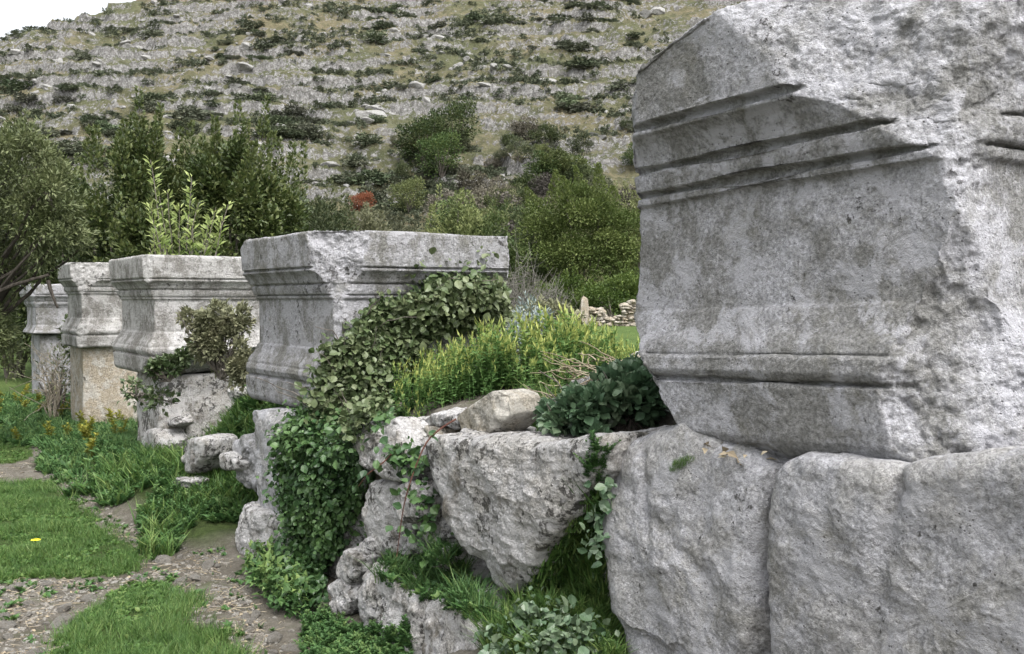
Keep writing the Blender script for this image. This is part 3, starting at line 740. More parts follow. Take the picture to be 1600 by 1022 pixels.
def crown_leaves(c, R3, n, size, rs, nclump=26, tm=None, shoots=0, up=.35, fill=.55, bottom=-.85, clr=.34):
    """leaves of a crown: clumps spread through an ellipsoid, gaps between them, plus upright shoots"""
    n = int(n); tm = tm or LEAF; R3 = np.array(R3, float); c = np.array(c, float)
    q = unit(rs.normal(size=(nclump * 3, 3))); q = q[q[:, 2] > bottom][:nclump]; nclump = len(q)
    rr_ = (fill + (1 - fill) * rs.rand(nclump) ** .5) * .86
    cc = q * rr_[:, None]; crad = clr * (.6 + .8 * rs.rand(nclump))
    tone = rs.rand(nclump) * .45
    k = rs.choice(nclump, n, p=crad ** 2 / (crad ** 2).sum())
    v = unit(rs.normal(size=(n, 3))); v[:, 2] = np.where(rs.rand(n) < .35, np.abs(v[:, 2]), v[:, 2])
    rad_ = crad[k] * rs.rand(n) ** .42
    p = cc[k] + v * rad_[:, None]
    pos = c + p * R3
    dirs = unit(v + unit(cc[k]) * .5 + rs.normal(size=(n, 3)) * .6 + np.array([0, 0, up]))
    nrm = unit(v * .6 + np.array([0, 0, 1.0]) + rs.normal(size=(n, 3)) * .45)
    rnd = np.clip(tone[k] + rs.rand(n) * .55, 0, 1)
    parts = [scatter(tm, pos, dirs, nrm, size * (.7 + .6 * rs.rand(n)), rnd)]
    for _ in range(shoots):
        a = rs.rand() * 2 * math.pi; r = rs.rand() ** .6 * .75
        b0 = c + R3 * np.array([math.cos(a) * r, math.sin(a) * r, math.sqrt(max(0, 1 - r * r)) * .7])
        hh = R3[2] * rs.uniform(.25, .7); m = int(max(18, n * .012))
        t = rs.rand(m); ang = rs.rand(m) * 6.28; w = (1 - t) * .13 * R3[0] + .012
        P = b0 + np.stack([np.cos(ang) * w + t * rs.normal() * .12 * R3[0], np.sin(ang) * w, t * hh], -1)
        dd = np.stack([np.cos(ang), np.sin(ang), np.full(m, 1.1)], -1)
        parts.append(scatter(tm, P, dd, unit(rs.normal(size=(m, 3)) + [0, 0, .4]), size * (.6 + .5 * rs.rand(m)), np.clip(.45 + .5 * rs.rand(m), 0, 1)))
    return join(parts), cc * R3 + c
def gz(x, y):
    return float(height(np.array([x]), np.array([y]))[0][0])
M_BARK = barkmat('grey_bark', (.07, .06, .05), (.2, .18, .16)); M_TWIG = barkmat('dry_twigs', (.2, .17, .13), (.42, .38, .31))
M_GTWIG = barkmat('grey_brush_twigs', (.08, .075, .068), (.19, .18, .165))
M_DBARK = barkmat('dark_bark', (.03, .026, .022), (.085, .075, .065))
M_LAUREL = leafmat('laurel_leaves', (.018, .028, .010), (.045, .066, .02), (.135, .155, .055), .45, .2)
M_OLIVE = leafmat('olive_grey_leaves', (.03, .04, .016), (.085, .105, .042), (.2, .22, .11), .55, .2)
M_BAY = leafmat('light_bay_leaves', (.06, .10, .03), (.16, .22, .06), (.42, .47, .19), .4, .35)
M_SCRUB = leafmat('scrub_leaves', (.022, .035, .014), (.055, .075, .028), (.13, .145, .055), .6, .2, .2, True)
M_SCRUB2 = leafmat('yellow_green_scrub_leaves', (.045, .056, .02), (.095, .112, .038), (.19, .20, .08), .6, .25, .2, True)
M_BRIGHT = leafmat('bright_green_shrub_leaves', (.025, .045, .01), (.06, .095, .02), (.13, .175, .04), .55, .25)
M_GREY = leafmat('grey_brown_scrub_leaves', (.05, .045, .035), (.10, .09, .07), (.17, .155, .12), .8, .1, .1, True)
M_RED = leafmat('autumn_red_leaves', (.10, .045, .025), (.22, .075, .04), (.28, .12, .06), .7, .3)
M_HILLS = leafmat('hillside_shrub_leaves', (.045, .058, .036), (.08, .095, .058), (.13, .14, .085), .8, .1, .1, True)
M_IVY = leafmat('ivy_leaves', (.024, .042, .016), (.06, .09, .035), (.14, .165, .085), .45, .15, .4)
M_IVYG = leafmat('green_creeper_leaves', (.013, .032, .012), (.030, .070, .023), (.085, .155, .05), .42, .2, .45)
M_BRAMB = leafmat('bramble_leaves', (.028, .055, .03), (.065, .115, .06), (.16, .21, .13), .4, .15, .5)
M_HERB = leafmat('herb_leaves', (.045, .095, .028), (.11, .20, .06), (.40, .43, .13), .55, .3, .25)
M_WEED = leafmat('weed_leaves', (.026, .06, .02), (.066, .14, .044), (.2, .28, .09), .5, .3, .3)
M_GRASS = leafmat('grass_blades', (.03, .068, .016), (.078, .15, .036), (.2, .26, .085), .5, .35, .3)
M_BROWN = leafmat('brownish_shrub_leaves', (.06, .065, .035), (.14, .145, .085), (.26, .25, .16), .6, .15, .25)
M_STRAW = leafmat('dry_straw', (.14, .115, .08), (.27, .23, .165), (.42, .37, .27), .8, .1, .15)
M_YEL = leafmat('yellowing_leaves', (.10, .12, .02), (.22, .22, .035), (.36, .34, .06), .5, .3)

def bush(name, label, cat, x, y, H, Wd_, n, size, mat, seed, group=None, shoots=0, trunk=True, z0=None, nclump=26, tm=None, low=.12, up=.35, depth=None, fill=.5, stems=5, bark=None, clr=.34):
    rs = np.random.RandomState(seed); z = gz(x, y) if z0 is None else z0
    root = empty(name, (x, y, z - .03)); tag(root, label, cat, group)
    zc = z + H * (low + 1) / 2; R3 = (Wd_ / 2, (depth or Wd_) / 2, H * (1 - low) / 2)
    arr, cc = crown_leaves((x, y, zc), R3, n, size, rs, nclump, tm, shoots, up, fill, clr=clr)
    mesh_obj('crown', arr, mat, root, root.location)
    if trunk:
        parts = []
        sel = cc[rs.choice(len(cc), min(stems * 2, len(cc)), replace=False)]
        for i, c in enumerate(sel):
            b0 = np.array([x + rs.normal() * .06, y + rs.normal() * .06, z - .1]); P = wig(b0, c, 7, .02 * H / 2, rs)
            parts.append(tube(P, np.linspace(.02 * H ** .5 + .01, .008, 7), 6))
        mesh_obj('trunk', join(parts), bark or M_BARK, root, root.location)
    return root

# ---------------- trees and bushes beyond the blocks, left
TL = 'trees behind the left blocks'
def pxw(px, dist): return (px - 800) / FPX * dist
for i, (px, top, dist, wpx, n, lab) in enumerate([
    (190, 178, 16, 150, 15000, 'dark laurel tree with the tallest spiky top, behind the two leftmost visible blocks'),
    (95, 218, 17.8, 140, 13000, 'dark bushy laurel tree left of the tallest spiky one'),
    (20, 225, 18.5, 150, 12000, 'olive tinted bushy tree at the left edge behind the overhanging tree'),
    (282, 232, 17, 130, 12000, 'laurel tree with twin narrow tips behind the pale yellow green sapling'),
    (368, 205, 15.5, 150, 15000, 'dark rounded laurel tree with a single raised tip, right of the sapling'),
    (440, 262, 16.5, 120, 11000, 'low shouldered laurel bush at the right end of the dark tree row'),
    (240, 300, 14, 130, 9000, 'shaded laurel bush directly behind the sapling'),
    (172, 330, 13.5, 110, 9000, 'shaded laurel bush above the fourth moulded block')]):
    H = (EYE + (470 - top) / FPX * dist) - 1.0; w = wpx / FPX * dist * 1.15
    bush('laurel_tree', lab, 'tree', pxw(px, dist), dist, H, w, n * 1.2, .085, M_LAUREL if i != 2 else M_OLIVE, 200 + i, TL, shoots=9, low=.0, nclump=44, fill=.35, clr=.27)
for i, (px, top, dist, wpx, n, lab) in enumerate([
    (495, 290, 20, 130, 9000, 'olive green bush right of the dark laurels'),
    (560, 318, 22, 120, 9000, 'grey green bush behind the left half of the ivy covered block'),
    (640, 330, 23, 130, 9000, 'bush just above the middle of the ivy covered block'),
    (720, 300, 24, 110, 9000, 'upright bush behind the right half of the ivy covered block'),
    (770, 330, 24, 90, 8000, 'thin bush left of the grey bare brush')]):
    H = ((EYE + (470 - top) / FPX * dist) - 1.0) * .92; w = wpx / FPX * dist * 1.2
    bush('scrub_bush', lab, 'bush', pxw(px, dist), dist, H, w, n, .085, [M_SCRUB, M_SCRUB2][i % 2], 230 + i, 'bushes beyond the ivy covered block', shoots=8, low=.0, nclump=36, fill=.35, clr=.28)
# pale sapling
x, y = pxw(285, 12.3), 12.3
rs = np.random.RandomState(5); z = gz(x, y)
root = empty('bay_sapling', (x, y, z)); tag(root, 'pale yellow green sapling with upright leafy shoots, in front of the dark laurels', 'sapling', 'trees behind the left blocks')
parts, st = [], []
for (tx, ty) in [(236, 252), (250, 300), (292, 282), (345, 316), (270, 330), (318, 335), (235, 345), (330, 365), (300, 350), (255, 370), (350, 350), (225, 380), (240, 320), (305, 310), (335, 340), (228, 360), (345, 330), (262, 290)]:
    tip = at(tx, ty, 12.3 + rs.normal() * .25); b0 = np.array([x + rs.normal() * .05, y, z]); P = wig(b0, tip, 14, .012, rs); P[:, :2] += (np.array([x, y]) - P[:, :2]) * (1 - np.linspace(0, 1, 14)[:, None]) * .1
    st.append(tube(P, np.linspace(.012, .004, 14), 5))
    m = 62; t = .3 + .7 * rs.rand(m) ** .8; q = np.stack([np.interp(t, np.linspace(0, 1, 14), P[:, k]) for k in range(3)], -1)
    a = rs.rand(m) * 6.28; o = np.stack([np.cos(a), np.sin(a), np.full(m, .9)], -1)
    parts.append(scatter(LEAF_N, q + o * .02, o + rs.normal(size=(m, 3)) * .25, unit(rs.normal(size=(m, 3)) * .5 + [0, -.5, 1]), .105 * (.7 + .5 * rs.rand(m)), np.clip(t - .35 + .3 * rs.rand(m), 0, 1)))
mesh_obj('crown', join(parts), M_BAY, root, root.location); mesh_obj('trunk', join(st), M_BARK, root, root.location)
# overhanging tree on the left, in front of the farthest block
x, y = pxw(-95, 10.4), 10.4; z = gz(x, y); rs = np.random.RandomState(6)
root = empty('overhanging_tree', (x, y, z - .05)); tag(root, 'grey olive tree overhanging the farthest block at the left edge', 'tree')
parts = []; st = []
blobs = [((20, 330), 95, 120, 9000), ((85, 325), 52, 62, 4200), ((40, 250), 60, 60, 3500), ((-5, 425), 42, 45, 2600), ((-25, 510), 50, 55, 4000), ((-30, 550), 60, 50, 3000), ((-10, 470), 26, 35, 1000), ((-80, 380), 110, 160, 6000), ((105, 370), 30, 26, 1000)]
for (cx, cy), rx, rz, n in blobs:
    c = at(cx, cy, 10.2 + rs.normal() * .2); arr, cc = crown_leaves(c, (rx / FPX * 10.2, .6, rz / FPX * 10.2), n * .8, .06, rs, 26, LEAF_N, 3, .1, .3, clr=.28)
    parts.append(arr)
    for q in cc[:4]: st.append(tube(wig([x, y, z + .9], q, 9, .03, rs), np.linspace(.04, .007, 9), 6))
st.append(tube(wig([x, y, z - .1], [x + .03, y, z + 1.0], 6, .02, rs), np.linspace(.05, .04, 6), 9))
mesh_obj('crown', join(parts), M_OLIVE, root, root.location); 
b1, b2 = at(-20, 462, 10.0), at(75, 438, 9.9)
st.append(tube(wig(b1, b2, 10, .01, rs), np.linspace(.022, .014, 10), 7)); st.append(tube(wig(b2, at(92, 485, 9.9), 8, .006, rs), np.linspace(.022, .012, 8), 6)); st.append(tube(wig(at(85, 330, 10), at(70, 300, 10), 4, .0, rs), .03, 6))
mesh_obj('trunk', join(st), M_DBARK, root, root.location)
# ---------------- bushes to the right of the ivy block
x, y = pxw(905, 29.5), 29.5
bush('spreading_tree', 'broad olive green tree between the ivy covered block and the big block', 'tree', x, y, 4.1, 3.9, 26000, .085, M_SCRUB2, 250, None, shoots=12, low=.22, nclump=60, fill=.3, clr=.24, stems=8)
bush('spreading_tree', 'olive tree partly hidden by the left edge of the big block', 'tree', pxw(985, 31), 31, 3.9, 3.4, 16000, .085, M_SCRUB2, 251, None, shoots=10, low=.12, nclump=50, fill=.3, clr=.24)
bush('scrub_bush', 'slender bush left of the broad olive green tree', 'bush', pxw(835, 31), 31, 3.0, 2.2, 9000, .085, M_SCRUB, 252, None, shoots=8, low=.1, nclump=36, fill=.3, clr=.28)
for i, (px, dist, h, w, lab) in enumerate([(955, 27.2, 1.25, 2.2, 'bright green shrub above the distant stone wall, beside the big block'), (905, 28, 1.5, 1.8, 'darker green shrub under the broad olive green tree'), (985, 28, 1.5, 1.6, 'bright green shrub touching the edge of the big block'), (848, 24, .95, .8, 'small upright green shrub left of the distant stone wall')]):
    bush('green_shrub', lab, 'shrub', pxw(px, dist), dist, h, w, 7000, .07, M_BRIGHT, 260 + i, 'green shrubs by the distant wall', shoots=5, low=0, nclump=26, fill=.3)
def twig_bush(name, label, cat, x, y, H, Wd_, n, seed, mat, rad_=.006, group=None, z0=None, spread=1.0):
    rs = np.random.RandomState(seed); z = gz(x, y) if z0 is None else z0; parts = []
    for k in range(n):
        a = rs.rand() * 6.28; r = rs.rand() ** .5 * Wd_ / 2
        b0 = np.array([x + math.cos(a) * r * .25, y + math.sin(a) * r * .25, z - .03]); tip = np.array([x + math.cos(a) * r * spread, y + math.sin(a) * r * spread, z + H * (1 - .45 * (r / (Wd_ / 2)) ** 2) * rs.uniform(.5, 1)])
        P = wig(b0, tip, 8, .03 * H, rs); parts.append(tube(P, np.linspace(rad_ * 1.5, rad_ * .5, 8), 3))
        for _ in range(5):
            i = rs.randint(3, 8); q = P[i] + rs.normal(size=3) * H * .16; q[2] += H * .06
            parts.append(tube(wig(P[i], q, 4, .015 * H, rs), np.linspace(rad_ * .7, rad_ * .35, 4), 3))
    o = mesh_obj(name, join(parts), mat); return tag(o, label, cat, group)
twig_bush('bare_brush', 'grey leafless brush right of the ivy covered block', 'brush', pxw(808, 16), 16, 1.35, .75, 130, 270, M_GTWIG, .005)
twig_bush('bare_brush', 'low grey brush behind the bare one, under the broad tree', 'brush', pxw(858, 22), 22, 1.1, .9, 60, 271, M_GTWIG, .008)
bush('bramble_bush', 'grey green bramble bush in front of the distant wall, right end of ivy covered block', 'bush', pxw(820, 11.5), 11.5, .72, 1.2, 6000, .05, M_BROWN, 272, None, low=0, fill=.3, trunk=True)
bush('bramble_bush', 'grey green bramble bush spilling before the distant stone wall', 'bush', pxw(858, 13.5), 13.5, .5, .8, 3500, .05, M_BROWN, 273, None, low=0, fill=.3)
bush('silvery_shrub', 'little silvery blue shrub behind the yellow green weeds', 'shrub', pxw(822, 8.6), 8.6, .62, .45, 2200, .045, leafmat('silvery_leaves', (.10, .13, .12), (.22, .26, .25), (.36, .4, .4), .6, .1), 274, None, low=0, fill=.3, tm=LEAF_N)

# ---------------- scrub at the foot of the hill
MIXB = [M_SCRUB, M_SCRUB, M_SCRUB2, M_GREY, M_SCRUB, M_GREY]
scr_mesh = []
for k in range(8):
    rs = np.random.RandomState(300 + k)
    arr, cc = crown_leaves((0, 0, .5), (.55, .55, .5), 2600, .06, rs, 24, LEAF, 3, .3, .35, clr=.34)
    me = make_mesh('crown', arr[0], arr[1], None, {'rnd': arr[2]}, smooth=False)
    tr = join([tube(wig([0, 0, -.1], q, 5, .01, rs), np.linspace(.02, .006, 5), 4) for q in cc[:6]])
    mt = make_mesh('trunk', tr[0], tr[1], M_BARK, {'rnd': tr[2]}, smooth=False)
    scr_mesh.append((me, mt))
scr_cache = {}
def scrub_at(name, label, cat, x, y, h, w, k, mat, group, rot):
    key = (k, mat.name)
    if key not in scr_cache:
        m = scr_mesh[k][0].copy(); m.materials.append(mat); scr_cache[key] = m
    root = empty(name, (x, y, gz(x, y) - .05)); root.rotation_euler.z = rot; root.scale = (w, w, h); tag(root, label, cat, group)
    link('crown', scr_cache[key], root); link('trunk', scr_mesh[k][1], root)
    return root
rs = np.random.RandomState(77)
for i in range(150):
    t = rs.rand() ** .8; dist = 34 + t * 42
    px = rs.uniform(430, 1010) if rs.rand() < .82 else rs.uniform(0, 430)
    if i > 80: dist = rs.uniform(64, 93); px = rs.uniform(610, 1010)
    if 540 < px < 690 and 50 < dist < 86: px += 150
    h = rs.uniform(1.2, 2.9) if dist < 62 else rs.uniform(1.0, 2.6); mi = rs.choice(6)
    scrub_at('scrub_bush', ('dark' if mi not in (2, 3, 5) else ('yellowish' if mi == 2 else 'greyish')) + (' big' if h > 2.1 else ' small') + ' bush of the scrub belt ' + ('behind the left trees' if px < 430 else ('above left half of ivy block' if px < 600 else ('above right half of ivy block' if px < 790 else 'left of the big block'))) + (', nearer' if dist < 55 else ', up the slope'),
             'bush', pxw(px, dist), dist, h, h * rs.uniform(.9, 1.4), rs.randint(8), MIXB[mi], ['dark bushes of the scrub belt', 'yellowish bushes of the scrub belt', 'greyish bushes of the scrub belt'][0 if mi not in (2, 3, 5) else (1 if mi == 2 else 2)], rs.rand() * 6)
for px, dist, h, w, m, lab in [(567, 80, 1.6, 2.0, M_RED, 'small autumn red bush on the lower hillside'), (640, 78, 2.8, 2.8, M_SCRUB2, 'bright yellow green bush just right of the red one'),
                               (662, 88, 4.2, 4.4, M_SCRUB, 'big dark oak bush beside a small cave on the lower slope'), (712, 91, 4.6, 4.4, M_SCRUB, 'tallest dark oak bush on the lower slope'), (690, 85, 3.6, 3.8, M_SCRUB, 'dark oak bush in front of the tallest one')]:
    scrub_at('hill_bush', lab, 'bush', pxw(px, dist), dist, h, w, 3, m, None, 1.0)
# ---------------- shrubs dotted over the hillside
hs_mesh = []
for k in range(6):
    rs2 = np.random.RandomState(400 + k)
    arr, _ = crown_leaves((0, 0, .32), (.6, .6, .42), 620, .16, rs2, 16, LEAF, 0, .3, .4, clr=.42)
    hs_mesh.append(make_mesh('hillside_shrub', arr[0], arr[1], M_HILLS, {'rnd': arr[2]}, smooth=False))
def zone(px, dist):
    v = 'high on' if dist > 115 else ('half way up' if dist > 94 else 'low on')
    h = 'at the far left' if px < 120 else ('above the pale sapling' if px < 330 else ('above the dark laurels right of the sapling' if px < 500 else ('above the ivy covered block' if px < 790 else 'beside the big block')))
    return v + ' the hillside ' + h
cnt = 0; rs = np.random.RandomState(12)
while cnt < 285:
    px, py = rs.uniform(-30, 1010), rs.rand()
    dist = 76 + 60 * py ** 1.0; x = pxw(px, dist)
    dens = float(fbm(np.array([[x, dist, 0]]), .09, 3, .6, 50)[0])
    if rs.rand() > .25 + 3.2 * dens: continue
    z = gz(x, dist)
    if dist > 118 and x < -50 and rs.rand() < .6: continue
    o = link('hillside_shrub', hs_mesh[rs.randint(6)]); sc_ = rs.uniform(.7, 1.1) * (1 + .8 * (rs.rand() < .25)); o.location = (x, dist, z - .1); o.scale = (sc_ * rs.uniform(1, 2.1), sc_ * 1.1, sc_ * rs.uniform(.5, .95)); o.rotation_euler.z = 0
    tag(o, ('broad dark shrub ' if sc_ > 1.2 else 'small dark shrub ') + zone(px, dist), 'shrub', 'shrubs dotted over the hillside'); cnt += 1
# pale boulders on the hillside
hr = []
for k in range(6):
    V, F = rock_mesh(500 + k, 14, amp=.3, flat=(1, .9, .85)); hr.append(make_mesh('hillside_boulder', V, F, None, {'rough': np.full(len(V), .5)}))
M_HROCK = limestone('hillside_limestone', dark=(.12, .118, .11), light=(.30, .297, .29), bias=.0, lichen=.3, streak=.4)
for m in hr: m.materials.append(M_HROCK)
rs = np.random.RandomState(13); cnt = 0
while cnt < 240:
    px = rs.uniform(-30, 1040); dist = 72 + 66 * rs.rand(); x = pxw(px, dist)
    dens = float(fbm(np.array([[x, dist, 0]]), .12, 3, .6, 60)[0])
    if rs.rand() > .4 + 2 * dens: continue
    o = link('hillside_boulder', hr[rs.randint(6)]); q = rs.uniform(.14, .42) * (1 + .8 * (rs.rand() < .1)); o.location = (x, dist, gz(x, dist) + q * .1); o.scale = (q * rs.uniform(1, 2.2), q, q * rs.uniform(.7, 1.2)); o.rotation_euler = (rs.normal() * .15, rs.normal() * .15, rs.normal() * .4)
    tag(o, ('sizeable pale boulder ' if q > .34 else 'little pale boulder ') + zone(px, dist), 'boulder', 'pale boulders on the hillside'); cnt += 1

# ---------------- distant dry stone wall
M_WALL = limestone('far_wall_limestone', dark=(.14, .12, .095), light=(.42, .39, .34), bias=0, lichen=.3, streak=.1, ochre=.6, warm=(.30, .24, .17), roughgain=.3)
root = empty('dry_stone_wall', (pxw(950, 24), 24, gz(pxw(950, 24), 24))); tag(root, 'low ruined dry stone wall of pale rubble across the green field', 'wall')
rs = np.random.RandomState(14); tmr = [rock_mesh(520 + k, 7, amp=.2) for k in range(5)]; parts = []
for px in np.arange(840, 1180, 4.0):
    dist = 24.2 + (px - 950) * .002; x = pxw(px, dist); zz = gz(x, dist); top = .30 + .10 * math.sin(px * .09) + (.22 if 975 < px < 995 else 0) + rs.normal() * .04
    zc = 0
    while zc < top:
        V, F = tmr[rs.randint(5)]; hh = rs.uniform(.03, .055); ww = rs.uniform(.05, .13)
        V = V * np.array([ww, .1, hh]) + np.array([x + rs.normal() * .02, dist + rs.normal() * .05, zz + zc + hh * .8]); parts.append((V, np.vstack([F[:, [0, 1, 2]], F[:, [0, 2, 3]]]), np.full(len(V), rs.rand()))); zc += hh * 1.7
V, F, r = join(parts); V = V - np.array(root.location)
link('rubble', make_mesh('rubble', V, F, M_WALL, {'rough': r}), root)
V, F = rock_mesh(530, 12, flat=(.5, .5, 1)); V = V * .33
V = V * np.array([.8, .8, 1]) + (np.array([pxw(913, 23.9), 23.9, gz(pxw(913, 23.9), 23.9) + .3]) - np.array(root.location)); link('upright_stone', make_mesh('upright_stone', V, F, M_WALL, {'rough': np.full(len(V), .3)}), root)


rs = np.random.RandomState(15); P_ = []
while len(P_) < 3200:
    px = rs.uniform(-30, 1040); dist = 70 + 68 * rs.rand(); x = pxw(px, dist)
    if rs.rand() > .35 + 3 * float(fbm(np.array([[x * .5, dist, 0]]), .14, 3, .6, 70)[0]): continue
    P_.append((x, dist))
P_ = np.array(P_); zz = height(P_[:, 0], P_[:, 1])[0]
arr, _ = crown_leaves((0, 0, .2), (.6, .6, .3), 90, .3, rs, 8, LEAF, 0, .3, .4, clr=.5)
sc = replicate(arr, np.c_[P_, zz], rs.rand(3200) * 6.28, .2 + .8 * rs.rand(3200) ** 2, .1)
tag(mesh_obj('hillside_scrub', sc, M_HILLS), 'small tufts of scrub scattered over the hillside', 'scrub', kind='stuff')

# ================================================================== near vegetation
bpy.context.view_layer.update(); DG = bpy.context.evaluated_depsgraph_get()
NEARSET = ('ground', 'moulded', 'footing', 'wall_stone', 'loose')
def cast(poly, n, seed, skip=(), maxd=14):
    rs = np.random.RandomState(seed); P = np.array(poly, float); lo, hi = P.min(0), P.max(0); out_p, out_n = [], []
    C_ = rs.rand(int(n), 2) * (hi - lo) + lo; C_ = C_[in_poly(C_[:, 0], C_[:, 1], [tuple(q) for q in P])]
    R_ = ray(C_[:, 0], C_[:, 1]); o = Vector((0, 0, EYE))
    for r in R_:
        ok, loc, nr, _, ob, _ = SC.ray_cast(DG, o, Vector(r).normalized())
        if ok and ob.name.startswith(NEARSET) and loc.y < maxd and not any(ob.name.startswith(k) for k in skip): out_p.append(loc[:]); out_n.append(nr[:])
    return np.array(out_p), np.array(out_n)
def plant_herb(seed, stems=1, h=1.0, spike=True, leaf=.12, tm=None):
    rs = np.random.RandomState(seed); parts = []
    for s_ in range(stems):
        a = rs.rand() * 6.28; off = np.array([math.cos(a), math.sin(a), 0]) * .12 * s_; hh = h * rs.uniform(.7, 1.0); lean = rs.normal(size=2) * .12
        ks = 12
        for k in range(ks):
            t = .12 + .8 * k / (ks - 1); c = off + np.array([lean[0] * t, lean[1] * t, t * hh])
            for j in range(3):
                b_ = rs.rand() * 6.28; d = np.array([[math.cos(b_), math.sin(b_), .35 + .5 * t]])
                sz = leaf * (1.15 - .55 * t) * rs.uniform(.7, 1.2)
                parts.append(scatter(tm or LEAF, c[None], d, np.array([[0, 0, 1.0]]) + rs.normal(size=(1, 3)) * .3, sz, np.array([.1 + .45 * t + .15 * rs.rand()])))
        if spike:
            for j in range(5):
                b_ = rs.rand() * 6.28; t = .75 + .25 * rs.rand(); c = off + np.array([lean[0] * t, lean[1] * t, t * hh])
                parts.append(scatter(tmpl_leaf(.2, .02, 0), c[None], np.array([[math.cos(b_) * .4, math.sin(b_) * .4, 1.0]]), np.array([[rs.normal(), rs.normal(), .1]]), .14, np.array([.75 + .25 * rs.rand()])))
        V = tube([off, off + [lean[0] * .5, lean[1] * .5, hh * .5], off + [lean[0], lean[1], hh]], [.008, .007, .004], 3); V = (V[0], V[1], np.full(len(V[0]), .55)); parts.append(V)
    return join(parts)
def plant_rosette(seed, n=12, w=LEAF, lo=.2):
    rs = np.random.RandomState(seed); a = rs.rand(n) * 6.28; r = rs.rand(n)
    d = np.stack([np.cos(a), np.sin(a), lo + r * 1.2], -1)
    return scatter(w, np.stack([np.cos(a) * .05, np.sin(a) * .05, .02 + .15 * r], -1), d, np.array([0, 0, 1.0]) + rs.normal(size=(n, 3)) * .3, .55 + .45 * rs.rand(n), .2 + .6 * rs.rand(n))
def plant_tuft(seed, n=16, bl=None, spread=.12):
    rs = np.random.RandomState(seed); a = rs.rand(n) * 6.28
    V, F = bl or BL; parts = []
    for k in range(n):
        c, s_ = math.cos(a[k]), math.sin(a[k]); M = np.array([[c, -s_, 0], [s_, c, 0], [0, 0, 1]]); b_ = V.copy(); b_[:, 1] *= rs.uniform(.6, 2.4); b_[:, 0] *= rs.uniform(.7, 1.3)
        P = b_ @ M.T * rs.uniform(.55, 1.1) + np.array([rs.normal() * spread, rs.normal() * spread, 0]); parts.append((P, F, np.full(len(P), rs.rand() * .75 + (.2 if rs.rand() < .15 else 0))))
    return join(parts)
HERB = [plant_herb(600 + k, 2) for k in range(5)]; HERBG = [plant_herb(610 + k, 2, .8, False, .22) for k in range(4)]
ROS = [plant_rosette(620 + k) for k in range(4)]; ROSR = [plant_rosette(626 + k, 9, LEAF_R, .1) for k in range(3)]
TUFT = [plant_tuft(630 + k) for k in range(5)]; TUFTW = [plant_tuft(640 + k, 14, BLW) for k in range(3)]
def field(kinds, pos, size, lean=.15, seed=0):
    rs = np.random.RandomState(seed); parts = []; k = rs.randint(0, len(kinds), len(pos)); size = np.broadcast_to(size, (len(pos),))
    for i, t in enumerate(kinds):
        m = k == i
        if m.any(): parts.append(replicate(t, pos[m], rs.rand(m.sum()) * 6.28, size[m] * rs.uniform(.65, 1.2, m.sum()), lean, rs))
    return join(parts)
def sdpts(n, s0, s1, d0, d1, seed, dens=None, thr=0.0, sc=1.2):
    rs = np.random.RandomState(seed); s_ = rs.uniform(s0, s1, n); d_ = rs.uniform(d0, d1, n)
    q = fbm(np.stack([s_, d_, 0 * s_], -1), sc, 3, .6, seed % 17) > thr; s_, d_ = s_[q], d_[q]
    w = W(s_, d_, 0 * s_); z = height(w[:, 0], w[:, 1])[0]; return np.stack([w[:, 0], w[:, 1], z - .01], -1), s_, d_

# grass on the path patches, in one mass
rs = np.random.RandomState(700); P_ = []
for g, dn in zip(GRASS, (2600, 5200, 700)):
    lo, hi = g.min(0), g.max(0); A = (hi - lo).prod(); C_ = rs.rand(int(A * dn), 2) * (hi - lo) + lo
    j = np.stack([C_[:, 0], C_[:, 1], 0 * C_[:, 0]], -1); jx = fbm(j, 3, 3, .6, 40) * .12; jy = fbm(j, 3, 3, .6, 41) * .12
    jx = jx * 1.6; jy = jy * 1.6; m = in_poly(C_[:, 0] + jx + rs.normal(size=len(jx)) * .05, C_[:, 1] + jy + rs.normal(size=len(jx)) * .05, g) & (fbm(j, 4, 4, .6, 3) + rs.normal(size=len(jx)) * .12 > -.22); P_.append(C_[m])
P_ = np.concatenate(P_); z = height(P_[:, 0], P_[:, 1])[0]
pos = np.c_[P_, z - .004]; print('grass', len(pos))
if len(pos) > 24000: pos = pos[rs.choice(len(pos), 24000, replace=False)]
gh = .05 + .06 * fbm(pos, 2.2, 3, .5, 6); a_ = gh > .05
gp = field([plant_tuft(650 + k, 8, BL, .35) for k in range(5)], pos[a_], np.clip(gh[a_], .03, .1), .3, 1); gp2 = field([plant_tuft(655 + k, 8, BL, .4) for k in range(4)], pos[~a_], np.clip(gh[~a_], .022, .1), .3, 31)
gp = join([gp, (gp2[0], gp2[1], np.clip(gp2[2] - .22, 0, 1))])
ro = pos[rs.choice(len(pos), 5500, replace=False)]; ro = ro[fbm(ro, 3, 3, .6, 12) > -.05]
gp = join([gp, field(ROS + ROSR, ro, .032, .25, 2)])
tag(mesh_obj('path_grass', gp, M_GRASS), 'short green grass growing in patches on the path', 'grass', kind='stuff')

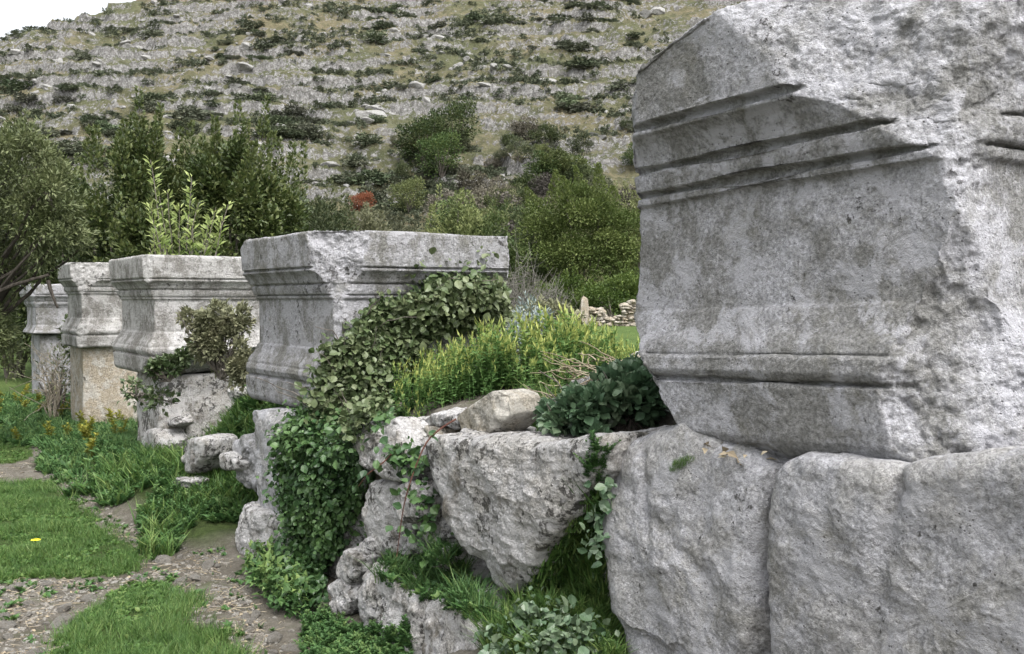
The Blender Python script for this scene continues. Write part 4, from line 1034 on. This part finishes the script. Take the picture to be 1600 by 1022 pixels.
# yellow green flowering herbs on the mound
pos, s_, d_ = sdpts(1500, -1.95, .05, .16, 1.7, 701, thr=-.22)
hz = .20 + .14 * np.exp(-((s_ + .75) / .7) ** 2 - ((d_ - .95) / .5) ** 2) - .12 * sstep(-.8, -1.6, s_)
m = ((s_ + 1.35 > -.0) | (d_ > .35)) & (d_ > .18 + .12 * np.sin(s_ * 7))
tag(mesh_obj('flowering_herbs', field(HERB, pos[m], hz[m] * 1.05, .12, 3), M_HERB), 'bright green herbs with yellow green flower spikes on the mound between the blocks', 'herbs', kind='stuff')
pos2, s2, d2 = sdpts(900, -2.6, .6, .14, 2.6, 702, thr=-.1)
tag(mesh_obj('mound_weeds', join([field(HERBG, pos2, .12, .2, 4), field(ROS, pos2[::2], .07, .2, 5), field(TUFT, pos2[::3], .11, .3, 6)]), M_WEED), 'low leafy weeds under the flowering herbs', 'weeds', kind='stuff')
# grass tuft by the tilted rock
pp, nn = cast([(795, 672), (790, 640), (800, 600), (850, 590), (865, 640), (880, 676)], 130, 703, ('loose',))
tag(mesh_obj('grass_tuft', field(TUFT, pp - [0, 0, .02], .15, .35, 7), M_GRASS), 'light green grass tuft right of the tilted brick shaped rock', 'grass', kind='stuff')
# dry twigs
pp, nn = cast([(880, 600), (900, 560), (960, 550), (1000, 590), (980, 640), (900, 650), (860, 640)], 170, 704)
parts = []; rs = np.random.RandomState(8)
for p in pp:
    a = rs.rand() * 6.28; L_ = rs.uniform(.08, .32); d = np.array([math.cos(a), math.sin(a), rs.uniform(-.1, .45)]) * L_
    parts.append(tube(wig(p + [0, 0, .02 + .05 * rs.rand()], p + d + [0, 0, .03], 6, .012, rs), np.linspace(.004, .0016, 6), 4))
parts = [(a, b_, np.full(len(c), rs.rand())) for a, b_, c in parts]
tag(mesh_obj('dry_twigs', join(parts), M_STRAW), 'tangle of pale dry twigs on the mound beside the big block', 'twigs', kind='stuff')

# ivy and creepers over real surfaces
def drape(poly, n, thick, size, seed, tm=LEAF, skip=(), nfac=.6, clump=.0, sag=0.0, maxd=14):
    p, nr = cast(poly, n, seed, skip, maxd); rs = np.random.RandomState(seed); m = len(p)
    q = fbm(p, 3.2, 3, .6, seed % 13); keep = q > clump; p, nr, q = p[keep], nr[keep], q[keep]; m = len(p)
    t = rs.rand(m) ** .8 * thick * (1 + 1.3 * q)
    pos = p + nr * t[:, None] + rs.normal(size=(m, 3)) * .02
    dr = unit(rs.normal(size=(m, 3)) * .8 + nr * .5 + np.array([0, 0, -sag]))
    nn = unit(nr * .9 + np.array([0, 0, .7]) + rs.normal(size=(m, 3)) * .5)
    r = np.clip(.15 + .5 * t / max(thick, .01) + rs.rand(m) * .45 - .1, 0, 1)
    return scatter(tm, pos, dr, nn, size * np.clip(np.exp(rs.normal(size=m) * .38 - .12), .35, 1.7), r)
IVP = [(500, 665), (505, 600), (522, 548), (552, 504), (584, 474), (640, 460), (690, 440), (735, 432), (758, 448), (778, 475), (770, 510), (700, 510), (650, 530), (640, 580), (610, 650), (575, 680), (540, 680)]
root = empty('ivy', tuple(W(-.2, .3, -.7))); tag(root, 'greyish green ivy mass climbing the right face of the half buried block', 'ivy')
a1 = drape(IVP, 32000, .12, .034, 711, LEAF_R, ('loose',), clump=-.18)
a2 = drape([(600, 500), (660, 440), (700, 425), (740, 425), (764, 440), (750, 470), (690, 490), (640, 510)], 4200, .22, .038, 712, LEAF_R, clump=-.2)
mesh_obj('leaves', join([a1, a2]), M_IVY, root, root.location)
rs = np.random.RandomState(9); st = []
sp_, sn_ = cast(IVP, 90, 719)
for p, q in zip(sp_, sn_): st.append(tube(wig(p + q * .03, p + q * .16 + np.array([rs.normal() * .12, 0, .12]), 8, .012, rs), np.linspace(.004, .0015, 8), 4))
mesh_obj('stems', join(st), M_BARK, root, root.location)
CUR = [(462, 705), (466, 668), (505, 645), (545, 650), (560, 690), (552, 740), (538, 790), (544, 850), (516, 880), (500, 930), (494, 965), (470, 968), (438, 945), (405, 905), (412, 888), (442, 862), (456, 830), (450, 780), (446, 740)]
root = empty('creeper_curtain', tuple(W(.1, -.2, -1.5))); tag(root, 'dark green leafy creeper hanging down the wall below the ivy covered block', 'creeper')
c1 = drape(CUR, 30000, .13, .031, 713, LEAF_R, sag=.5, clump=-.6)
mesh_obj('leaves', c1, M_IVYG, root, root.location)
c2 = drape([(388, 895), (412, 875), (440, 850), (475, 880), (488, 950), (468, 972), (430, 955), (400, 925)], 4500, .12, .042, 714, LEAF, sag=.1, clump=-.6)
mesh_obj('low_leaves', c2, M_WEED, root, root.location)
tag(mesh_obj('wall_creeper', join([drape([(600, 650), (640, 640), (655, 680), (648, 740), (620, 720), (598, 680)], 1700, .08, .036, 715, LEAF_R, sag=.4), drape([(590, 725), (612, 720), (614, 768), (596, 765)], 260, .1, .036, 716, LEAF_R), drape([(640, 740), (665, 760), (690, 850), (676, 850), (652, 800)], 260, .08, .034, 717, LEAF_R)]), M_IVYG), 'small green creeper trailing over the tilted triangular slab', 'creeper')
# bramble beside the big block
BR = [(850, 660), (862, 622), (900, 600), (960, 585), (1005, 575), (1030, 610), (1036, 650), (1000, 668), (950, 690), (935, 720), (900, 690), (860, 690)]
root = empty('bramble', tuple(W(-2.1, .35, -.65))); tag(root, 'dark glossy bramble between the wedge shaped boulder and the big block', 'bramble')
rs = np.random.RandomState(10); parts = []
for (cx, cy, dp, rx, rz, n) in [(985, 628, 3.95, 62, 46, 2000), (930, 640, 3.85, 48, 34, 1250), (885, 655, 3.9, 36, 26, 1100), (1010, 600, 4.1, 40, 34, 1300), (925, 700, 3.75, 22, 40, 700)]:
    arr, cc = crown_leaves(at(cx, cy, dp), (rx / FPX * dp, .22, rz / FPX * dp), n, .042, rs, 20, LEAF_R, 0, .4, .3, bottom=-1)
    parts.append(arr)
mesh_obj('leaves', join(parts), M_BRAMB, root, root.location)
st = [tube(wig(at(rs.uniform(880, 1020), 680, 3.9), at(rs.uniform(860, 1030), rs.uniform(590, 650), 3.9), 9, .012, rs), np.linspace(.005, .002, 9), 4) for _ in range(30)]
mesh_obj('stems', join(st), M_BARK, root, root.location)
# weeds and grass at the foot of the wedge shaped boulder
F1 = [(775, 985), (815, 925), (850, 880), (885, 830), (915, 785), (938, 750), (945, 900), (965, 1000), (960, 1060), (780, 1060), (760, 1000)]
pp, nn = cast(F1, 2600, 720); pl, nl = cast([(925, 700), (945, 700), (945, 800), (930, 900), (905, 850)], 700, 721)
tag(mesh_obj('foot_grass', join([field(TUFT, pp[::3] - [0, 0, .02], .12, .4, 8), field(TUFTW, pp[1::6], .10, .4, 9)]), M_GRASS), 'lush long grass at the foot of the wall right of the wedge shaped boulder', 'grass', kind='stuff')
tag(mesh_obj('foot_weeds', join([field(HERBG, pp[2::4], .085, .3, 10), field(ROSR, pp[1::5], .045, .3, 11), field(HERBG, pl[::3], .08, .3, 12),
    ]), M_WEED), 'leafy weeds mixed into the long grass at the foot of the wall', 'weeds', kind='stuff')
tag(mesh_obj('foot_bramble', join([drape([(925, 695), (945, 695), (948, 880), (925, 870), (908, 800)], 1500, .05, .03, 722, LEAF_R), drape([(770, 1022), (850, 950), (930, 900), (955, 1040), (800, 1060)], 2600, .10, .032, 723, LEAF_R)]), M_BRAMB), 'bramble leaves among the grass at the foot of the wall beside the big footing stone', 'bramble')
F2 = [(596, 905), (600, 860), (650, 870), (690, 840), (720, 870), (760, 940), (790, 985), (740, 965), (690, 940), (640, 930)]
pp, nn = cast(F2, 1300, 724)
tag(mesh_obj('crevice_weeds', join([field(HERBG, pp[::3] - [0, 0, .03], .09, .35, 13), field(TUFT, pp[1::4] - [0, 0, .02], .11, .5, 14), field(ROS, pp[2::4], .05, .3, 15)]), M_WEED), 'green weeds filling the crevice under the wedge shaped boulder', 'weeds', kind='stuff')
pp, nn = cast([(500, 960), (560, 985), (640, 985), (650, 1060), (480, 1060), (470, 990)], 900, 725)
tag(mesh_obj('edge_weeds', join([field(HERBG, pp[::3], .10, .3, 16), field(ROS, pp[1::3], .05, .3, 17)]), M_WEED), 'low weeds at the bottom edge beside the path', 'weeds', kind='stuff')
# weedy bank on the left
pos, s_, d_ = sdpts(5200, .25, 3.7, -.62, 1.5, 730, thr=-.3)
edge = -.42 + .14 * np.sin(s_ * 3.1) + .08 * np.sin(s_ * 8); m = d_ > edge; m2 = (s_[m] > 1.45 - .2 * np.sin(d_[m] * 9)) | (d_[m] > .45); pos, s_, d_ = pos[m][m2], s_[m][m2], d_[m][m2]
front = sstep(.5, -.3, d_)
kk = rs.rand(len(pos))
tag(mesh_obj('bank_weeds', join([field(HERBG, pos[kk < .42], .15, .25, 18), field(ROS, pos[(kk > .42) & (kk < .7)], .10, .25, 19), field(HERB, pos[(kk > .94)], .13, .2, 20)]), M_WEED), 'dense green weeds on the bank between the ivy covered and whitish blocks', 'weeds', kind='stuff')
tag(mesh_obj('bank_grass', field(TUFT + TUFTW, pos[(kk > .7) & (kk < .95)], .17, .35, 21), M_GRASS), 'long grass on the bank left of the ivy covered block', 'grass', kind='stuff')
pos, s_, d_ = sdpts(6500, 3.6, 11.5, -.9, 1.6, 731, thr=-.35)
edge = -.5 + .12 * np.sin(s_ * 2.3); m = (d_ > edge); pos, s_, d_ = pos[m], s_[m], d_[m]; kk = rs.rand(len(pos))
tag(mesh_obj('far_bank_weeds', join([field(HERBG, pos[kk < .4], .13, .25, 22), field(ROS, pos[(kk > .4) & (kk < .75)], .10, .25, 23), field(TUFT, pos[kk > .75], .14, .3, 24)]), M_WEED), 'green weeds along the foot of the left blocks', 'weeds', kind='stuff')
yl = pos[(kk > .2) & (kk < .21)]; tag(mesh_obj('yellowing_weeds', field(HERBG, yl + [0, 0, .05], .26, .3, 25), M_YEL), 'yellowing weeds before the tall yellowish slab', 'weeds', kind='stuff')
pos, s_, d_ = sdpts(3000, 8, 16, -4.5, -.8, 732, thr=-.5)
tag(mesh_obj('left_undergrowth', join([field(ROS, pos, .24, .25, 26), field(HERBG, pos[::2], .32, .25, 27)]), M_WEED), 'broad leaved undergrowth at the left edge below the overhanging tree', 'undergrowth', kind='stuff')
# long grass carpet on the terrace behind the wall
pos, s_, d_ = sdpts(9000, -3.5, 4, 1.2, 9, 733, thr=-.6)
tag(mesh_obj('terrace_grass', field([plant_tuft(660 + k, 10, BL, .5) for k in range(4)], pos, .12, .3, 28), M_GRASS), 'green grass on the level ground behind the ruined wall', 'grass', kind='stuff')

# shrubs at the whitish block
rs = np.random.RandomState(20)
def pxbush(name, lab, cat, blobs, mat, seed, size, z0, stems=True, tm=LEAF, grp=None):
    rs = np.random.RandomState(seed); parts, st = [], []; cx, cy, dp = blobs[0][:3]; b0 = at(cx, cy, dp); b0[2] = z0
    root = empty(name, tuple(b0)); tag(root, lab, cat, grp)
    for (cx, cy, dp, rx, rz, n) in blobs:
        c = at(cx, cy, dp); arr, cc = crown_leaves(c, (rx / FPX * dp, min(rx, rz) / FPX * dp, rz / FPX * dp), n, size, rs, 18, tm, 0, .3, .25, bottom=-1); parts.append(arr)
        for q in cc[:7]: st.append(tube(wig(b0, q, 8, .012, rs), np.linspace(.008, .003, 8), 5))
    mesh_obj('crown', join(parts), mat, root, root.location); mesh_obj('stems', join(st), M_BARK, root, root.location)
pxbush('brown_shrub', 'brownish green shrub growing against the right side of the whitish block', 'shrub', [(345, 540, 7.6, 34, 46, 1900), (330, 500, 7.6, 34, 30, 1200), (292, 500, 7.6, 12, 18, 220), (372, 500, 7.5, 22, 26, 500), (375, 570, 7.4, 24, 36, 900), (322, 540, 7.7, 24, 34, 800)], M_BROWN, 741, .042, 1.0)
pxbush('creeping_shrub', 'dark creeping shrub under the lower right corner of the whitish block', 'shrub', [(265, 572, 8.0, 30, 16, 500), (240, 580, 8.0, 16, 12, 200), (292, 555, 8.0, 12, 18, 200)], M_IVY, 742, .05, .95)
pxbush('creeping_shrub', 'sparse creeper spotting the grey slab under the whitish block', 'shrub', [(212, 612, 8.3, 26, 24, 110), (250, 622, 8.1, 26, 20, 120)], M_IVY, 743, .055, .8)
twig_bush('dry_stalks', 'dry pale stalks leaning between the farthest block and the yellowish slab', 'stalks', float(W(8.3, .1, 0)[0]), float(W(8.3, .1, 0)[1]), 1.1, .4, 12, 744, M_TWIG, .008)
bush('ivy_shrub', 'tangled green shrub between the farthest block and the fourth block', 'shrub', float(W(9.0, .25, 0)[0]), float(W(9.0, .25, 0)[1]), 1.0, .5, 450, .06, M_OLIVE, 745, None, low=0, fill=.3, tm=LEAF_N)
# bramble cane arching over the rubble
rs = np.random.RandomState(21)
def cane(pxs, dp, lab, leaves=4):
    P = np.array([at(a, b_, dp + dd) for a, b_, dd in pxs]); t = np.linspace(0, 1, 24); k = np.linspace(0, 1, len(P)); Q = np.stack([np.interp(t, k, P[:, j]) for j in range(3)], -1)
    for _ in range(3): Q[1:-1] = (Q[:-2] + Q[1:-1] * 2 + Q[2:]) / 4
    root = empty('bramble_cane', tuple(Q[-1])); tag(root, lab, 'cane', 'bare bramble canes')
    mesh_obj('stem', tube(Q, np.linspace(.0045, .002, 24), 5), M_CANE, root, root.location)
    i = rs.randint(4, 22, leaves * 3)
    mesh_obj('leaf', scatter(LEAF_R, Q[i] + rs.normal(size=(len(i), 3)) * .02, unit(rs.normal(size=(len(i), 3))), unit(rs.normal(size=(len(i), 3)) * .3 + [0, -.5, 1]), .045), M_IVYG, root, root.location)
M_CANE = barkmat('bramble_cane_bark', (.05, .022, .018), (.12, .06, .045))
cane([(712, 655, 0), (690, 668, -.1), (665, 690, -.15), (645, 740, -.2), (630, 790, -.22), (620, 870, -.2)], 4.35, 'dark reddish bramble cane arching down from the loose rocks')
cane([(620, 700, 0), (600, 722, -.1), (575, 740, -.1), (560, 760, -.05)], 4.6, 'short bramble cane crossing the triangular slab')
cane([(900, 705, 0), (925, 712, -.1), (945, 720, -.1)], 3.55, 'short brown twig poking out beside the big footing stone', 1)
# gravel and stones on the path
rs = np.random.RandomState(22); tmr2 = [rock_mesh(560 + k, 5, amp=.2, flat=(1, .8, .5)) for k in range(5)]
def pathpts(n, region):
    P = np.array(region, float); lo, hi = P.min(0), P.max(0); C_ = rs.rand(n, 2) * (hi - lo) + lo; C_ = C_[in_poly(C_[:, 0], C_[:, 1], [tuple(q) for q in P])]
    x, y = px_ground(C_[:, 0], C_[:, 1]); return x, y
PATH = [(-60, 720), (60, 720), (180, 800), (260, 850), (350, 860), (400, 940), (520, 1000), (560, 1060), (-60, 1060), (-60, 905), (200, 895), (220, 870), (140, 800), (60, 750), (-60, 740)]
x, y = pathpts(22000, PATH); P = np.stack([x, y, 0 * x], -1); gm = grass_mask(P); k = (gm < .5) & (fbm(P, 2.5, 3, .6, 9) + rs.normal(size=len(P)) * .15 > -.1); P = P[k]; P[:, 2] = height(P[:, 0], P[:, 1])[0]
parts = []; kk = rs.randint(0, 5, len(P)); sz = .004 + .018 * rs.rand(len(P)) ** 5
for i in range(5):
    m = kk == i; V, F = tmr2[i]; F3 = np.vstack([F[:, [0, 1, 2]], F[:, [0, 2, 3]]]); a, b_, c = replicate((V, F3, np.full(len(V), .5)), P[m], rs.rand(m.sum()) * 6.28, sz[m], .3, rs); parts.append((a, b_, c))
gv = join(parts); M_GRAV = limestone('gravel_stone', dark=(.10, .09, .076), light=(.36, .345, .315), bias=.02, lichen=0, streak=.2, ochre=.3, warm=(.25, .19, .13))
V, F, r = gv; o = link('gravel', make_mesh('gravel', V, F, M_GRAV, {'rough': np.clip(r * 2 - .6, 0, 1)}, smooth=False)); tag(o, 'fine gravel and chips strewn on the earth path', 'gravel', kind='stuff')
fr = [rock_mesh(580 + k, 9, amp=.25, flat=(1, .7, .5)) for k in range(6)]; fm = [make_mesh('path_stone', V, F, M_GRAV, {'rough': np.full(len(V), .7)}, smooth=False) for V, F in fr]
SPOT = [((258, 872), .055, 'roundish pinkish stone in the middle of the path'), ((322, 882), .05, 'angular buff stone lying right of the roundish pinkish stone'), ((214, 900), .045, 'grey flat stone at the edge of the near grass patch'), ((283, 903), .04, 'buff chip just below the roundish pinkish stone'), ((302, 900), .045, 'dark cornered stone between two buff chips'), ((138, 930), .05, 'white stone at the tip of the lower grass patch'), ((96, 945), .045, 'long pale stone lying in the gravel on the left'), ((58, 1014), .035, 'bright white stone near the bottom edge'), ((72, 908), .035, 'small stone at the lower rim of the big grass patch'), ((45, 935), .03, 'slanting shard in the gravel at left'), ((386, 988), .025, 'white pebble right of the lower grass patch'), ((268, 765), .05, 'stone at the foot of the weedy bank'), ((75, 745), .04, 'pale stone where the path enters from the left'), ((20, 917), .04, 'brown stone at the left edge'), ((8, 972), .06, 'flat brown slab at the left edge, near the bottom'), ((98, 970), .06, 'flat brown slab sunk in the gravel'), ((432, 992), .045, 'brown stone at the foot of the creeper'), ((458, 1005), .045, 'grey brown stone right at the bottom beside the weeds'), ((392, 963), .03, 'thin shard left of the creeper foot'), ((190, 792), .04, 'reddish stone on the path beside the first weeds'), ((232, 822), .035, 'small grey stone half way along the path')]
for i, ((a, b_), q, lab) in enumerate(SPOT):
    x, y = px_ground(a, b_); o = link('path_stone', fm[i % 6]); o.location = (x, y, gz(float(x), float(y)) + q * .2); o.scale = (q, q, q); o.rotation_euler = (rs.normal() * .2, rs.normal() * .2, rs.rand() * 6.28); tag(o, lab, 'stone', 'stones lying on the path')
x, y = pathpts(260, PATH); n_ = 0
for a, b_ in zip(x, y):  # loose chips
    if grass_mask(np.array([[a, b_, 0]]))[0] > .5 or n_ > 70: continue
    q = rs.uniform(.015, .032); o = link('path_chip', fm[rs.randint(6)]); o.location = (a, b_, gz(float(a), float(b_)) + q * .2); o.scale = (q, q, q); o.rotation_euler = (rs.normal() * .3, rs.normal() * .3, rs.rand() * 6.28); tag(o, 'small limestone chip lying loose on the earth path, ' + ('near the bottom edge' if b_ < 5.0 else ('between the two grass patches' if b_ < 5.9 else 'farther up beside the weedy bank')), 'stone chip', 'limestone chips on the path'); n_ += 1
pl_ = P[rs.choice(len(P), 1100, replace=False)]; parts = []
for p in pl_[:500]:
    a = rs.rand() * 6.28; L_ = rs.uniform(.02, .12); q = p + np.array([math.cos(a) * L_, math.sin(a) * L_, .004]); parts.append(tube(wig(p + [0, 0, .006], q + [0, 0, .004], 4, .004, rs), [.0018, .0016, .0014, .001], 3))
parts = [(a, b_, np.full(len(c), rs.rand())) for a, b_, c in parts]
parts.append(scatter(LEAF, pl_[500:] + [0, 0, .008], unit(rs.normal(size=(600, 3)) * [1, 1, .15]), unit(rs.normal(size=(600, 3)) * .3 + [0, 0, 1]), rs.uniform(.01, .03, 600), rs.rand(600) * .6))
tag(mesh_obj('path_litter', join(parts), M_STRAW), 'dry straw and leaf litter strewn on the earth path', 'litter', kind='stuff')
pw = P[rs.choice(len(P), 380, replace=False)]; pw = pw[fbm(pw, 1.7, 3, .6, 19) > 0]
tag(mesh_obj('path_weeds', field(ROS + HERBG[:2], pw, .04, .3, 33), M_WEED), 'tiny scattered weeds sprouting from the earth path', 'weeds', kind='stuff')
# dead leaves wedged under the big block, moss tuft, single yellow flower
rs = np.random.RandomState(23); c = []
for k in range(46):
    t = rs.rand(); s_, z_ = px_wall(1095 + t * 105, 692 + t * 22, .02 + .12 * rs.rand()); c.append(W(s_, .0 + .12 * rs.rand(), z_ + rs.normal() * .006))
c = np.array(c)
tag(mesh_obj('dead_leaves', scatter(LEAF, c, unit(rs.normal(size=(46, 3)) * [1, 1, .4]), unit(rs.normal(size=(46, 3)) * .6 + [0, -.3, 1]), .045 * rs.uniform(.5, 1.2, 46)), M_STRAW), 'dead brown leaves wedged in the gap under the big block', 'dead leaves', kind='stuff')
pp, nn = cast([(1048, 735), (1056, 722), (1080, 714), (1088, 720), (1066, 732), (1054, 742)], 260, 750)
tag(mesh_obj('moss_tuft', replicate(plant_tuft(671, 7, BL, .3), pp, rs.rand(len(pp)) * 6.28, .018, .3), M_GRASS), 'tiny moss tuft on the rounded grey footing stone', 'moss')
x, y = px_ground(56, 862); z = gz(float(x), float(y)); root = empty('yellow_flower', (x, y, z)); tag(root, 'single small yellow flower in the left grass patch', 'flower')
mesh_obj('stem', tube([(x, y, z), (x, y, z + .09)], .002, 4), M_GRASS, root, root.location)
a = np.linspace(0, 6.28, 9)[:-1]; M_PET = leafmat('yellow_petal', (.75, .6, .01), (.8, .68, .02), (.85, .75, .05), .5, .2)
mesh_obj('petals', scatter(LEAF, np.tile([x, y, z + .09], (8, 1)).astype(float), np.stack([np.cos(a), np.sin(a), .3 + 0 * a], -1), np.tile([0, -.4, 1.], (8, 1)), .032), M_PET, root, root.location)
